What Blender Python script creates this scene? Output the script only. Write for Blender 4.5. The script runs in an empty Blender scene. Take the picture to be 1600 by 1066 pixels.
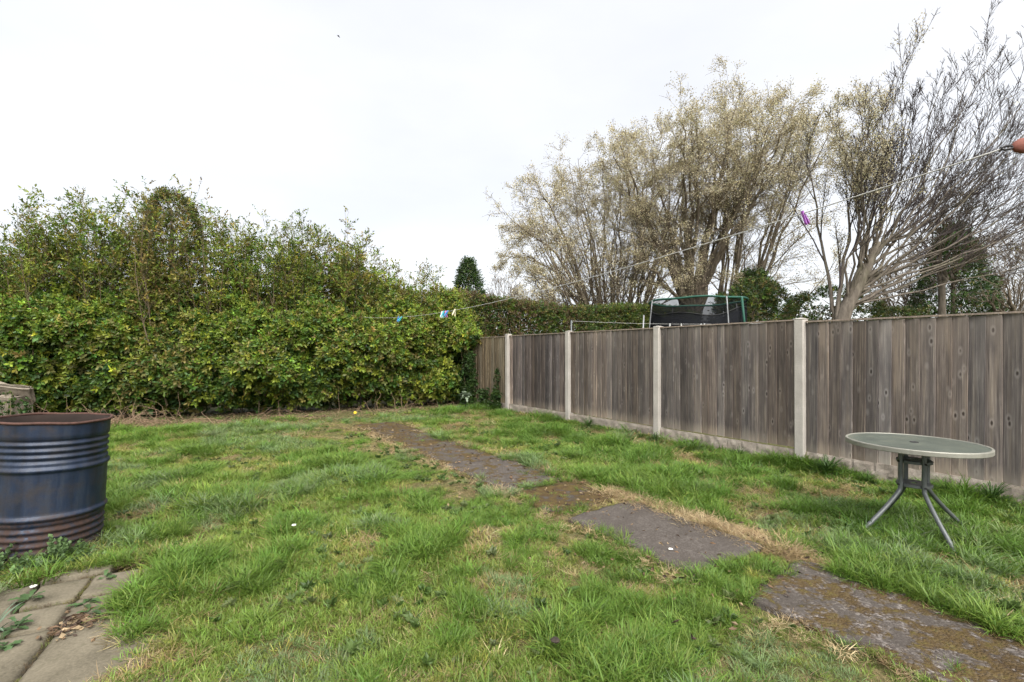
import bpy, math, random
import numpy as np
from mathutils import Vector, Matrix

random.seed(7)
RNG = np.random.default_rng(7)
SC = bpy.context.scene
COL = SC.collection
R = math.radians

# ------------------------------------------------------------------ camera
CAM_H = 1.30
cam_d = bpy.data.cameras.new('camera')
cam_d.lens = 16.5; cam_d.sensor_width = 36.0; cam_d.sensor_fit = 'HORIZONTAL'
cam_d.shift_y = 17.0/1600.0
cam_d.clip_start = 0.05; cam_d.clip_end = 2000.0
cam = bpy.data.objects.new('camera', cam_d); COL.objects.link(cam)
cam.location = (0, 0, CAM_H); cam.rotation_euler = (R(90), 0, 0)
SC.camera = cam

# ------------------------------------------------------------------ sky and sun (bright overcast)
SUN_ELEV, SUN_AZ = 52.0, 160.0      # azimuth clockwise from +Y: behind the camera, a little to its right
world = bpy.data.worlds.new('World'); SC.world = world; world.use_nodes = True
wt = world.node_tree; wt.nodes.clear()
w_out = wt.nodes.new('ShaderNodeOutputWorld'); w_bg = wt.nodes.new('ShaderNodeBackground')
w_sky = wt.nodes.new('ShaderNodeTexSky'); w_sky.sky_type = 'NISHITA'; w_sky.sun_disc = False
w_sky.sun_elevation = R(SUN_ELEV); w_sky.sun_rotation = R(SUN_AZ)
w_tc = wt.nodes.new('ShaderNodeTexCoord'); w_map = wt.nodes.new('ShaderNodeMapping')
w_map.inputs['Scale'].default_value = (1.0, 1.0, 2.4); w_map.inputs['Location'].default_value = (3.3, 1.2, 0.4)
w_noise = wt.nodes.new('ShaderNodeTexNoise'); w_noise.inputs['Scale'].default_value = 1.6; w_noise.inputs['Detail'].default_value = 5.0
w_noise.inputs['Roughness'].default_value = 0.5
w_ramp = wt.nodes.new('ShaderNodeValToRGB')
w_ramp.color_ramp.elements[0].position = 0.30; w_ramp.color_ramp.elements[0].color = (0.86, 0.87, 0.91, 1)
w_ramp.color_ramp.elements[1].position = 0.62; w_ramp.color_ramp.elements[1].color = (1.0, 1.0, 1.01, 1)
w_scale = wt.nodes.new('ShaderNodeVectorMath'); w_scale.operation = 'SCALE'; w_scale.inputs['Scale'].default_value = 2.0
w_mix = wt.nodes.new('ShaderNodeMixRGB'); w_mix.inputs[0].default_value = 0.94
L = wt.links.new
L(w_tc.outputs['Generated'], w_map.inputs['Vector']); L(w_map.outputs[0], w_noise.inputs['Vector'])
L(w_noise.outputs['Fac'], w_ramp.inputs[0]); L(w_ramp.outputs[0], w_scale.inputs[0])
L(w_sky.outputs[0], w_mix.inputs[1]); L(w_scale.outputs[0], w_mix.inputs[2])
L(w_mix.outputs[0], w_bg.inputs['Color']); w_bg.inputs['Strength'].default_value = 0.10
L(w_bg.outputs[0], w_out.inputs['Surface'])

sun_d = bpy.data.lights.new('sun', 'SUN'); sun_d.energy = 1.5; sun_d.angle = R(60); sun_d.color = (1.0, 0.965, 0.91)
sun = bpy.data.objects.new('sun', sun_d); COL.objects.link(sun)
sdir = Vector((math.sin(R(SUN_AZ))*math.cos(R(SUN_ELEV)), math.cos(R(SUN_AZ))*math.cos(R(SUN_ELEV)), math.sin(R(SUN_ELEV))))
sun.rotation_euler = sdir.to_track_quat('Z', 'Y').to_euler()
sun.location = (0, -5, 12)

SC.view_settings.view_transform = 'Standard'; SC.view_settings.look = 'None'
SC.view_settings.gamma = 1.0; SC.view_settings.exposure = 2.42
SC.view_settings.use_curve_mapping = False
SC.cycles.max_bounces = 4; SC.cycles.diffuse_bounces = 3; SC.cycles.glossy_bounces = 2; SC.cycles.transmission_bounces = 3; SC.cycles.transparent_max_bounces = 8
SC.cycles.use_adaptive_sampling = True; SC.cycles.adaptive_threshold = 0.05
SC.cycles.use_denoising = True

# ------------------------------------------------------------------ helpers: objects
def tag(o, label=None, cat=None, group=None, kind=None):
    if label: o['label'] = label
    if cat: o['category'] = cat
    if group: o['group'] = group
    if kind: o['kind'] = kind
    return o

def link(name, me, mats=None, parent=None, loc=None, rot=None):
    o = bpy.data.objects.new(name, me); COL.objects.link(o)
    if me is not None and mats is not None:
        for m in (mats if isinstance(mats, (list, tuple)) else [mats]):
            if m.name not in [x.name for x in me.materials if x]: me.materials.append(m)
    if parent is not None: o.parent = parent
    if loc is not None: o.location = loc
    if rot is not None: o.rotation_euler = rot
    return o

def empty(name, loc=(0, 0, 0), rotz=0.0):
    o = bpy.data.objects.new(name, None); COL.objects.link(o)
    o.empty_display_size = 0.1; o.location = loc; o.rotation_euler = (0, 0, rotz)
    return o

def mesh(name, V, F, smooth=False):
    """V (n,3); F list of (m,k) index arrays (k = 3 or 4)"""
    me = bpy.data.meshes.new(name)
    V = np.asarray(V, np.float32)
    if not isinstance(F, list): F = [F]
    F = [np.asarray(f, np.int32) for f in F if len(f)]
    me.vertices.add(len(V)); me.vertices.foreach_set('co', V.ravel())
    loops = np.concatenate([f.ravel() for f in F])
    tot = np.concatenate([np.full(len(f), f.shape[1], np.int32) for f in F])
    st = np.concatenate([[0], np.cumsum(tot)[:-1]]).astype(np.int32)
    me.loops.add(len(loops)); me.loops.foreach_set('vertex_index', loops)
    me.polygons.add(len(tot)); me.polygons.foreach_set('loop_start', st)
    me.update(calc_edges=True)
    me.polygons.foreach_set('use_smooth', np.full(len(tot), bool(smooth)))
    me.validate(); me.update()
    return me

def set_tint(me, C):
    a = me.attributes.new('tint', 'FLOAT_COLOR', 'POINT')
    C4 = np.ones((len(C), 4), np.float32); C4[:, :3] = C
    a.data.foreach_set('color', C4.ravel())

class Acc:
    """collects pieces (verts, faces) into one mesh"""
    def __init__(s): s.V = []; s.F = {3: [], 4: []}; s.C = []; s.n = 0
    def add(s, V, F, C=None):
        V = np.asarray(V, float); s.V.append(V)
        if not isinstance(F, list): F = [F]
        for f in F:
            f = np.asarray(f, int)
            if len(f): s.F[f.shape[1]].append(f + s.n)
        if C is not None: s.C.append(np.broadcast_to(np.asarray(C, float), (len(V), 3)))
        s.n += len(V); return s
    def build(s, name, smooth=False):
        F = [np.concatenate(s.F[k]) for k in (3, 4) if s.F[k]]
        me = mesh(name, np.concatenate(s.V), F, smooth)
        if s.C: set_tint(me, np.concatenate(s.C))
        return me

def box(x0, x1, y0, y1, z0, z1):
    V = np.array([[x, y, z] for z in (z0, z1) for y in (y0, y1) for x in (x0, x1)], float)
    F = np.array([[0, 2, 3, 1], [4, 5, 7, 6], [0, 1, 5, 4], [2, 6, 7, 3], [0, 4, 6, 2], [1, 3, 7, 5]])
    return V, F

def nrm(v): return v/np.maximum(np.linalg.norm(v, axis=-1, keepdims=True), 1e-9)

def tubes(P, Rd, ns):
    """P (N,K,3) polylines, Rd (N,K) radii -> verts, quads"""
    P = np.asarray(P, float); Rd = np.asarray(Rd, float)
    N, K, _ = P.shape
    T = np.empty_like(P); T[:, 1:-1] = P[:, 2:]-P[:, :-2]; T[:, 0] = P[:, 1]-P[:, 0]; T[:, -1] = P[:, -1]-P[:, -2]
    T = nrm(T); m = nrm(P[:, -1]-P[:, 0])
    ref = np.zeros((N, 3)); ref[np.arange(N), np.argmin(np.abs(m), 1)] = 1
    ref = np.repeat(ref[:, None], K, 1)
    U = nrm(np.cross(T, ref)); W = np.cross(T, U)
    a = np.arange(ns)*2*np.pi/ns
    V = P[:, :, None] + Rd[:, :, None, None]*(np.cos(a)[None, None, :, None]*U[:, :, None]+np.sin(a)[None, None, :, None]*W[:, :, None])
    base = (np.arange(N)*K*ns)[:, None, None] + (np.arange(K-1)*ns)[None, :, None]
    j = np.arange(ns)[None, None, :]; j2 = (j+1) % ns
    F = np.stack([base+j, base+j2, base+ns+j2, base+ns+j], -1).reshape(-1, 4)
    return V.reshape(-1, 3), F

def tube1(pts, r, ns=8, cap=True):
    pts = np.asarray(pts, float); r = np.broadcast_to(r, (len(pts),))
    V, F = tubes(pts[None], r[None], ns)
    Fs = [F]
    if cap:
        n = len(V); V = np.vstack([V, pts[0], pts[-1]]); k = len(pts)
        a = np.arange(ns); b = (a+1) % ns
        Fs.append(np.stack([np.full(ns, n), b, a], 1)); Fs.append(np.stack([np.full(ns, n+1), (k-1)*ns+a, (k-1)*ns+b], 1))
    return V, Fs

def lathe(prof, n=48, cap=False):
    prof = np.asarray(prof, float); k = len(prof); a = np.arange(n)*2*np.pi/n
    V = np.stack([prof[:, None, 0]*np.cos(a), prof[:, None, 0]*np.sin(a), np.repeat(prof[:, None, 1], n, 1)], -1).reshape(-1, 3)
    i = np.arange(k-1)[:, None]*n; j = np.arange(n)[None]; j2 = (j+1) % n
    F = np.stack([i+j, i+j2, i+n+j2, i+n+j], -1).reshape(-1, 4)
    return V, F

def smooth_pts(pts, k):
    """resample control points (n,3) as a Catmull-Rom curve of k points"""
    p = np.asarray(pts, float); p = np.vstack([2*p[0]-p[1], p, 2*p[-1]-p[-2]])
    n = len(p)-3; t = np.linspace(0, n-1e-6, k); i = t.astype(int); f = (t-i)[:, None]
    a, b, c, d = p[i], p[i+1], p[i+2], p[i+3]
    return 0.5*((2*b)+(-a+c)*f+(2*a-5*b+4*c-d)*f**2+(-a+3*b-3*c+d)*f**3)

def _h(ix, iy, iz, seed):
    n = (ix*374761393+iy*668265263+iz*2147483647+seed*1274126177).astype(np.int64) & 0xffffffff
    n = ((n ^ (n >> 13))*1274126177) & 0xffffffff
    return ((n ^ (n >> 16)) & 0xffff)/65535.0
def vnoise(x, y, z=0.0, seed=0, sc=1.0):
    x, y, z = np.broadcast_arrays(np.asarray(x, float)*sc, np.asarray(y, float)*sc, np.asarray(z, float)*sc)
    i, j, k = np.floor(x).astype(np.int64), np.floor(y).astype(np.int64), np.floor(z).astype(np.int64)
    fx, fy, fz = x-i, y-j, z-k
    fx, fy, fz = [f*f*(3-2*f) for f in (fx, fy, fz)]
    r = 0
    for a in (0, 1):
        for b in (0, 1):
            for c in (0, 1):
                r = r+_h(i+a, j+b, k+c, seed)*(fx if a else 1-fx)*(fy if b else 1-fy)*(fz if c else 1-fz)
    return r
def fbm(x, y, z=0.0, seed=0, sc=1.0):
    return (vnoise(x, y, z, seed, sc)+0.5*vnoise(x, y, z, seed+1, sc*2.1)+0.25*vnoise(x, y, z, seed+2, sc*4.3))/1.75

def rotmats(n, rng, up=None, spread=1.0):
    """random rotation matrices; local Z points near the given directions `up` (n,3)"""
    d = rng.normal(size=(n, 3)); d = nrm(d)
    if up is not None: d = nrm(np.asarray(up)+spread*d)
    r = nrm(np.cross(d, nrm(rng.normal(size=(n, 3))))); q = np.cross(d, r)
    return np.stack([r, q, d], -1)

def stamp(tv, tf, P, M, S, C=None):
    """copies template (verts, tris/quads) to N places in one go"""
    N, k = len(P), len(tv)
    V = np.einsum('nij,kj->nki', M, tv)*np.asarray(S)[:, None, None]+P[:, None]
    Fs = [(f[None]+(np.arange(N)*k)[:, None, None]).reshape(-1, f.shape[1]) for f in tf]
    Cc = None if C is None else np.repeat(C, k, 0)
    return V.reshape(-1, 3), Fs, Cc

# ------------------------------------------------------------------ helpers: materials
def nd(nt, typ, ins=None, **props):
    n = nt.nodes.new(typ)
    for k, v in props.items(): setattr(n, k, v)
    for k, v in (ins or {}).items():
        s = n.inputs[k]
        if isinstance(v, bpy.types.NodeSocket): nt.links.new(v, s)
        else: s.default_value = v
    return n
def c4(c): return (c[0], c[1], c[2], 1.0)
def mix(nt, f, a, b, mode='MIX'):
    n = nt.nodes.new('ShaderNodeMixRGB'); n.blend_type = mode
    for i, v in ((0, f), (1, a), (2, b)):
        if isinstance(v, bpy.types.NodeSocket): nt.links.new(v, n.inputs[i])
        else: n.inputs[i].default_value = v if i == 0 else c4(v)
    return n.outputs[0]
def ramp(nt, v, stops):
    n = nt.nodes.new('ShaderNodeValToRGB'); cr = n.color_ramp
    while len(cr.elements) < len(stops): cr.elements.new(0.5)
    for e, (p, c) in zip(cr.elements, stops):
        e.position = p; e.color = c4(c) if isinstance(c, (tuple, list)) else (c, c, c, 1)
    nt.links.new(v, n.inputs[0]); return n.outputs[0]
def noise(nt, vec, scale, detail=4.0, rough=0.55):
    return nd(nt, 'ShaderNodeTexNoise', {'Vector': vec, 'Scale': scale, 'Detail': detail, 'Roughness': rough}).outputs['Fac']
def math_(nt, op, a, b=0.0):
    n = nt.nodes.new('ShaderNodeMath'); n.operation = op
    for i, v in ((0, a), (1, b)):
        if isinstance(v, bpy.types.NodeSocket): nt.links.new(v, n.inputs[i])
        else: n.inputs[i].default_value = v
    return n.outputs[0]
def new_mat(name):
    m = bpy.data.materials.new(name); m.use_nodes = True
    nt = m.node_tree; nt.nodes.clear()
    return m, nt, nt.nodes.new('ShaderNodeOutputMaterial')
def coords(nt, scale=(1, 1, 1), rnd=0.0, kind='Object'):
    v = nt.nodes.new('ShaderNodeTexCoord').outputs[kind]
    if rnd:
        oi = nt.nodes.new('ShaderNodeObjectInfo')
        s = nd(nt, 'ShaderNodeVectorMath', {0: (rnd, rnd*1.7, rnd*0.6)}, operation='SCALE'); nt.links.new(oi.outputs['Random'], s.inputs['Scale'])
        v = nd(nt, 'ShaderNodeVectorMath', {0: v, 1: s.outputs[0]}, operation='ADD').outputs[0]
    return nd(nt, 'ShaderNodeMapping', {'Vector': v, 'Scale': scale}).outputs[0]
def principled(nt, out, col, rough=0.7, bump=None, bd=0.01, metal=0.0, spec=0.4):
    b = nd(nt, 'ShaderNodeBsdfPrincipled', {'Roughness': rough, 'Metallic': metal, 'Specular IOR Level': spec})
    if isinstance(col, bpy.types.NodeSocket): nt.links.new(col, b.inputs['Base Color'])
    else: b.inputs['Base Color'].default_value = c4(col)
    if bump is not None:
        bn = nd(nt, 'ShaderNodeBump', {'Height': bump, 'Strength': 0.8, 'Distance': bd}); nt.links.new(bn.outputs[0], b.inputs['Normal'])
    nt.links.new(b.outputs[0], out.inputs['Surface']); return b

def simple(name, col, rough=0.6, metal=0.0, var=0.25, sc=20.0, bd=0.002):
    m, nt, o = new_mat(name); v = coords(nt)
    n = noise(nt, v, sc, 5); n2 = noise(nt, v, sc*0.2, 3)
    d = [max(0, x*(1-var)) for x in col]; l = [min(1, x*(1+var)) for x in col]
    c = ramp(nt, math_(nt, 'ADD', math_(nt, 'MULTIPLY', n, 0.5), math_(nt, 'MULTIPLY', n2, 0.5)), [(0.3, tuple(d)), (0.7, tuple(l))])
    principled(nt, o, c, rough, n, bd, metal); return m

def leaf_mat(name, attr='GEOMETRY', trans=0.32, rough=0.5, spec=0.35):
    m, nt, o = new_mat(name)
    a = nd(nt, 'ShaderNodeAttribute', attribute_name='tint', attribute_type=attr)
    c = a.outputs['Color']
    b = nd(nt, 'ShaderNodeBsdfPrincipled', {'Roughness': rough, 'Specular IOR Level': spec, 'Base Color': c})
    t = nd(nt, 'ShaderNodeBsdfTranslucent', {'Color': c})
    mx = nd(nt, 'ShaderNodeMixShader', {0: trans}); nt.links.new(b.outputs[0], mx.inputs[1]); nt.links.new(t.outputs[0], mx.inputs[2])
    nt.links.new(mx.outputs[0], o.inputs['Surface']); return m

def wood_mat():
    m, nt, o = new_mat('weathered_wood')
    oi = nt.nodes.new('ShaderNodeObjectInfo')
    raw = nt.nodes.new('ShaderNodeTexCoord').outputs['Object']
    g = noise(nt, coords(nt, (75, 40, 1.6), 9.0), 1.0, 6, 0.62)
    g2 = noise(nt, coords(nt, (26, 20, 0.9), 23.0), 1.0, 4)
    base = ramp(nt, g, [(0.28, (0.050, 0.041, 0.036)), (0.44, (0.110, 0.093, 0.083)), (0.58, (0.160, 0.137, 0.120)), (0.72, (0.31, 0.265, 0.215))])
    tan = ramp(nt, g2, [(0.50, 0.0), (0.70, 0.65)])
    col = mix(nt, tan, base, (0.205, 0.165, 0.125))
    dk = ramp(nt, noise(nt, coords(nt, (9, 7, 1.5), 31.0), 1.0, 6, 0.65), [(0.42, 0.0), (0.64, 0.72)])
    col = mix(nt, dk, col, (0.060, 0.052, 0.050))
    vv = nd(nt, 'ShaderNodeTexVoronoi', {'Vector': coords(nt, (11, 4, 4.6), 47.0), 'Scale': 1.0}, feature='F1')
    wob = math_(nt, 'ADD', vv.outputs['Distance'], math_(nt, 'MULTIPLY', math_(nt, 'SUBTRACT', g, 0.5), 0.05))
    kn = ramp(nt, wob, [(0.06, 1.0), (0.105, 0.0)])
    halo = ramp(nt, wob, [(0.09, 0.0), (0.14, 0.35), (0.26, 0.0)])
    col = mix(nt, halo, col, (0.30, 0.27, 0.245)); col = mix(nt, math_(nt, 'MULTIPLY', kn, 0.85), col, (0.028, 0.021, 0.018))
    z = nt.nodes.new('ShaderNodeSeparateXYZ'); nt.links.new(raw, z.inputs[0])
    zz = math_(nt, 'ADD', z.outputs['Z'], math_(nt, 'MULTIPLY', math_(nt, 'SUBTRACT', g2, 0.5), 0.35))
    low = ramp(nt, math_(nt, 'ADD', zz, -0.17), [(0.03, 0.75), (0.16, 0.0)])
    col = mix(nt, low, col, (0.255, 0.215, 0.17))
    top = ramp(nt, math_(nt, 'SUBTRACT', zz, 1.2), [(0.12, 0.0), (0.45, 0.35)])
    col = mix(nt, top, col, (0.21, 0.18, 0.15))
    col = mix(nt, 1.0, col, oi.outputs['Color'], 'MULTIPLY')
    h = math_(nt, 'SUBTRACT', g, math_(nt, 'MULTIPLY', kn, 0.6))
    principled(nt, o, col, 0.85, h, 0.004, spec=0.2); return m

def concrete_mat(name, a, b, stain=(0.10, 0.09, 0.07)):
    m, nt, o = new_mat(name); v = coords(nt, rnd=7.0)
    n = noise(nt, v, 90, 4); n2 = noise(nt, v, 5, 5); n3 = noise(nt, coords(nt, (18, 18, 1.2), 3.0), 1.0, 5)
    c = ramp(nt, math_(nt, 'ADD', math_(nt, 'MULTIPLY', n, 0.4), math_(nt, 'MULTIPLY', n2, 0.6)), [(0.35, a), (0.65, b)])
    c = mix(nt, ramp(nt, n3, [(0.58, 0.0), (0.8, 0.6)]), c, stain)
    principled(nt, o, c, 0.9, n, 0.003, spec=0.2); return m

def slab_mat():
    """old poured concrete: object colour R = moss cover, G = how much pale aggregate shows"""
    m, nt, o = new_mat('path_concrete'); v = coords(nt, rnd=5.0)
    oi = nt.nodes.new('ShaderNodeObjectInfo'); sp = nd(nt, 'ShaderNodeSeparateColor', {0: oi.outputs['Color']})
    n = noise(nt, v, 120, 5); n2 = noise(nt, v, 6, 6, 0.65); n3 = noise(nt, v, 15, 6, 0.7)
    vo = nd(nt, 'ShaderNodeTexVoronoi', {'Vector': v, 'Scale': 85.0}, feature='F1')
    vc = nd(nt, 'ShaderNodeSeparateColor', {0: vo.outputs['Color']})
    base = ramp(nt, n, [(0.3, (0.044, 0.037, 0.032)), (0.6, (0.080, 0.069, 0.060)), (0.8, (0.135, 0.119, 0.104))])
    peb = ramp(nt, vc.outputs[0], [(0.0, (0.05, 0.042, 0.038)), (0.5, (0.125, 0.106, 0.094)), (1.0, (0.33, 0.30, 0.275))])
    pm = math_(nt, 'MULTIPLY', sp.outputs[1], ramp(nt, n2, [(0.40, 0.0), (0.55, 1.0)]))
    col = mix(nt, pm, base, peb)
    thr = math_(nt, 'SUBTRACT', math_(nt, 'ADD', math_(nt, 'MULTIPLY', n2, 0.6), math_(nt, 'MULTIPLY', n3, 0.4)), math_(nt, 'SUBTRACT', 0.72, math_(nt, 'MULTIPLY', sp.outputs[0], 0.30)))
    mossf = ramp(nt, math_(nt, 'ADD', thr, 0.5), [(0.48, 0.0), (0.54, 0.92)])
    mossc = ramp(nt, n3, [(0.3, (0.040, 0.025, 0.013)), (0.55, (0.078, 0.052, 0.018)), (0.75, (0.105, 0.092, 0.022))])
    col = mix(nt, mossf, col, mossc)
    h = math_(nt, 'ADD', math_(nt, 'ADD', n, math_(nt, 'MULTIPLY', vo.outputs['Distance'], math_(nt, 'MULTIPLY', pm, -2.0))), math_(nt, 'MULTIPLY', mossf, math_(nt, 'MULTIPLY', n3, 2.0)))
    principled(nt, o, col, 0.92, h, 0.006, spec=0.15); return m

def barrel_mat():
    m, nt, o = new_mat('worn_blue_steel'); v = coords(nt)
    sx = nt.nodes.new('ShaderNodeSeparateXYZ'); nt.links.new(nt.nodes.new('ShaderNodeTexCoord').outputs['Object'], sx.inputs[0])
    n = noise(nt, v, 9, 6, 0.6); n2 = noise(nt, v, 40, 6, 0.65); st = noise(nt, coords(nt, (14, 14, 1.5)), 1.0, 6, 0.6)
    col = ramp(nt, st, [(0.32, (0.010, 0.014, 0.024)), (0.5, (0.013, 0.023, 0.048)), (0.66, (0.028, 0.038, 0.060)), (0.8, (0.055, 0.055, 0.056))])
    grime = ramp(nt, n, [(0.45, 0.0), (0.7, 0.7)]); col = mix(nt, grime, col, (0.030, 0.025, 0.022))
    z = sx.outputs['Z']
    rt = math_(nt, 'ADD', math_(nt, 'MULTIPLY', n2, 0.5), math_(nt, 'MULTIPLY', n, 0.5))
    lowz = ramp(nt, z, [(0.0, 1.0), (0.27, 0.85), (0.33, 0.0), (0.70, 0.0), (0.80, 0.12), (0.89, 0.6)])
    rust = ramp(nt, math_(nt, 'ADD', rt, math_(nt, 'MULTIPLY', lowz, 0.18)), [(0.56, 0.0), (0.70, 0.85)])
    rust = math_(nt, 'MULTIPLY', rust, math_(nt, 'ADD', 0.05, lowz))
    col = mix(nt, rust, col, ramp(nt, n2, [(0.3, (0.028, 0.018, 0.014)), (0.7, (0.075, 0.038, 0.024))]))
    ro = ramp(nt, math_(nt, 'ADD', rust, math_(nt, 'MULTIPLY', grime, 0.4)), [(0.0, 0.46), (1.0, 0.9)])
    b = principled(nt, o, col, 0.5, n2, 0.0015, 0.25, 0.5); nt.links.new(ro, b.inputs['Roughness']); return m

def ground_mat():
    m, nt, o = new_mat('lawn_soil'); v = coords(nt)
    n = noise(nt, v, 2.2, 6, 0.6); n2 = noise(nt, v, 28, 6, 0.7); n3 = noise(nt, v, 130, 3)
    c = ramp(nt, n2, [(0.28, (0.045, 0.032, 0.018)), (0.5, (0.125, 0.098, 0.048)), (0.7, (0.27, 0.215, 0.11))])
    g = ramp(nt, n, [(0.35, 0.75), (0.65, 0.2)])
    c = mix(nt, g, c, (0.060, 0.085, 0.022))
    c = mix(nt, ramp(nt, n3, [(0.4, 0.0), (0.7, 0.4)]), c, (0.04, 0.03, 0.018))
    principled(nt, o, c, 0.95, n2, 0.02, spec=0.1); return m

def bark_mat(name, a, b, sc=(14, 14, 3)):
    m, nt, o = new_mat(name); n = noise(nt, coords(nt, sc), 1.0, 6, 0.6); n2 = noise(nt, coords(nt), 1.7, 4)
    c = ramp(nt, n, [(0.3, a), (0.68, b)])
    c = mix(nt, ramp(nt, n2, [(0.5, 0.0), (0.75, 0.45)]), c, (0.075, 0.080, 0.035))
    principled(nt, o, c, 0.9, n, 0.02, spec=0.15); return m

def net_mat(name, alpha, col):
    m, nt, o = new_mat(name)
    a = nd(nt, 'ShaderNodeBsdfTransparent'); b = nd(nt, 'ShaderNodeBsdfDiffuse', {'Color': c4(col)})
    n = noise(nt, coords(nt), 3.0, 3)
    f = ramp(nt, n, [(0.3, alpha-0.08), (0.7, min(1.0, alpha+0.08))])
    mx = nd(nt, 'ShaderNodeMixShader', {0: f}); nt.links.new(a.outputs[0], mx.inputs[1]); nt.links.new(b.outputs[0], mx.inputs[2])
    nt.links.new(mx.outputs[0], o.inputs['Surface']); return m

def table_glass_mat():
    m, nt, o = new_mat('dirty_obscured_glass'); v = coords(nt)
    n = noise(nt, v, 7, 6, 0.65); vo = nd(nt, 'ShaderNodeTexVoronoi', {'Vector': v, 'Scale': 90.0})
    c = ramp(nt, n, [(0.3, (0.050, 0.064, 0.053)), (0.55, (0.085, 0.102, 0.082)), (0.75, (0.14, 0.145, 0.108))])
    b = principled(nt, o, c, 0.32, math_(nt, 'ADD', vo.outputs['Distance'], n), 0.002, 0.0, 0.5)
    b.inputs['Transmission Weight'].default_value = 0.12; return m

M = dict(
    wood=wood_mat(), slab=slab_mat(), barrel=barrel_mat(), ground=ground_mat(),
    post=concrete_mat('post_concrete', (0.36, 0.33, 0.295), (0.50, 0.465, 0.42), (0.24, 0.205, 0.17)),
    gravel=concrete_mat('gravel_board_concrete', (0.22, 0.185, 0.15), (0.40, 0.35, 0.30), (0.11, 0.095, 0.065)),
    patio=concrete_mat('patio_slab_concrete', (0.075, 0.065, 0.045), (0.165, 0.143, 0.103), (0.062, 0.058, 0.032)),
    leaf=leaf_mat('shrub_leaf'), leafi=leaf_mat('shrub_sprig_leaf', 'INSTANCER'), grass=leaf_mat('grass_blade', 'INSTANCER', 0.35, 0.45, 0.3), weed=leaf_mat('weed_leaf', trans=0.25),
    catkin=leaf_mat('catkin', trans=0.38, rough=0.8, spec=0.1),
    bark=bark_mat('grey_brown_bark', (0.065, 0.052, 0.038), (0.175, 0.145, 0.108)),
    bark_pale=bark_mat('pale_bark', (0.075, 0.062, 0.050), (0.175, 0.150, 0.122)),
    twig=bark_mat('twig_bark', (0.105, 0.082, 0.060), (0.20, 0.16, 0.118)),
    twig_dark=bark_mat('dark_twig_bark', (0.035, 0.028, 0.028), (0.075, 0.062, 0.060)),
    stem=bark_mat('shrub_stem_bark', (0.085, 0.064, 0.040), (0.19, 0.15, 0.10)),
    core=simple('shrub_inner_wood', (0.018, 0.016, 0.009), 0.95),
    steel=simple('grey_painted_steel', (0.115, 0.125, 0.125), 0.42, 0.35, 0.2, 30, 0.0008),
    rim=simple('cream_grey_rim', (0.24, 0.235, 0.20), 0.45, 0.2, 0.22, 25, 0.0008),
    galv=simple('galvanised_pole', (0.26, 0.265, 0.27), 0.5, 0.5, 0.15), tglass=table_glass_mat(),
    rust=simple('rusty_iron', (0.070, 0.034, 0.025), 0.8, 0.15, 0.5, 40, 0.002), redrust=simple('red_rust', (0.17, 0.058, 0.042), 0.8, 0.05, 0.35, 90, 0.001), dark_iron=simple('dark_iron', (0.03, 0.028, 0.03), 0.6, 0.5),
    line=simple('washing_line_cord', (0.42, 0.41, 0.39), 0.6, 0.0, 0.12, 200), green=simple('green_foam_tube', (0.012, 0.072, 0.048), 0.7),
    net=net_mat('safety_net', 0.55, (0.012, 0.013, 0.015)), skirt=net_mat('net_skirt', 0.86, (0.016, 0.017, 0.020)), black=simple('black_mat', (0.012, 0.012, 0.013), 0.7),
    rust_shade=simple('shaded_rust', (0.022, 0.014, 0.011), 0.95, 0, 0.5, 12, 0.004), ash=simple('ash_and_litter', (0.035, 0.026, 0.020), 0.95, 0, 0.4, 30, 0.01), stone=concrete_mat('rubble_stone', (0.15, 0.128, 0.10), (0.29, 0.25, 0.20)),
    brick=simple('dull_brown_wall', (0.15, 0.09, 0.065), 0.9), roof=simple('brown_roof_tile', (0.11, 0.06, 0.042), 0.9, 0, 0.3, 6), white=simple('white_bits', (0.62, 0.60, 0.55), 0.7),
    bird=simple('bird_plumage', (0.015, 0.015, 0.017), 0.7), petal=simple('daffodil_petal', (0.80, 0.62, 0.05), 0.5, 0, 0.1), dead=simple('dead_bramble_stem', (0.20, 0.135, 0.085), 0.85, 0, 0.3, 40),
    litter=leaf_mat('fallen_leaf', trans=0.1, rough=0.8),
)
def plastic(name, c): return simple(name, c, 0.4, 0, 0.08)

# ------------------------------------------------------------------ layout of the garden
E = np.array([-0.5682, 0.8229]); NF = np.array([0.8229, 0.5682])         # along the fence (away), across it (to the neighbour)
POST0 = np.array([3.327, 5.394]); STEP = 1.994
def post_xy(k): return POST0+E*STEP*k
HEDGE = np.array([[-12.5, 7.2], [-9.6, 7.9], [-7.0, 8.85], [-4.2, 9.75], [-2.5, 10.7], [-0.95, 11.75]])
_hp = smooth_pts(np.c_[HEDGE, np.zeros(len(HEDGE))], 400)[:, :2]
_hs = np.r_[0, np.cumsum(np.linalg.norm(np.diff(_hp, axis=0), axis=1))]
HLEN = _hs[-1]
def hedge_xy(s, d):
    s = np.asarray(s, float)
    x = np.interp(s, _hs, _hp[:, 0]); y = np.interp(s, _hs, _hp[:, 1])
    t = nrm(np.stack([np.interp(s+.3, _hs, _hp[:, 0])-np.interp(s-.3, _hs, _hp[:, 0]), np.interp(s+.3, _hs, _hp[:, 1])-np.interp(s-.3, _hs, _hp[:, 1])], -1))
    return np.stack([x-t[..., 1]*d, y+t[..., 0]*d], -1)
def hedge_dist(x, y):
    """signed: positive in front of the hedge foot"""
    P = np.stack([x, y], -1); D = np.full(len(P), 1e9); S = np.zeros(len(P))
    for i in range(0, 400, 4):
        d = np.linalg.norm(P-_hp[i], axis=1); D = np.minimum(D, d)
    yh = np.interp(x, _hp[:, 0], _hp[:, 1])
    return np.where(y < yh, D, -D)
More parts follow.
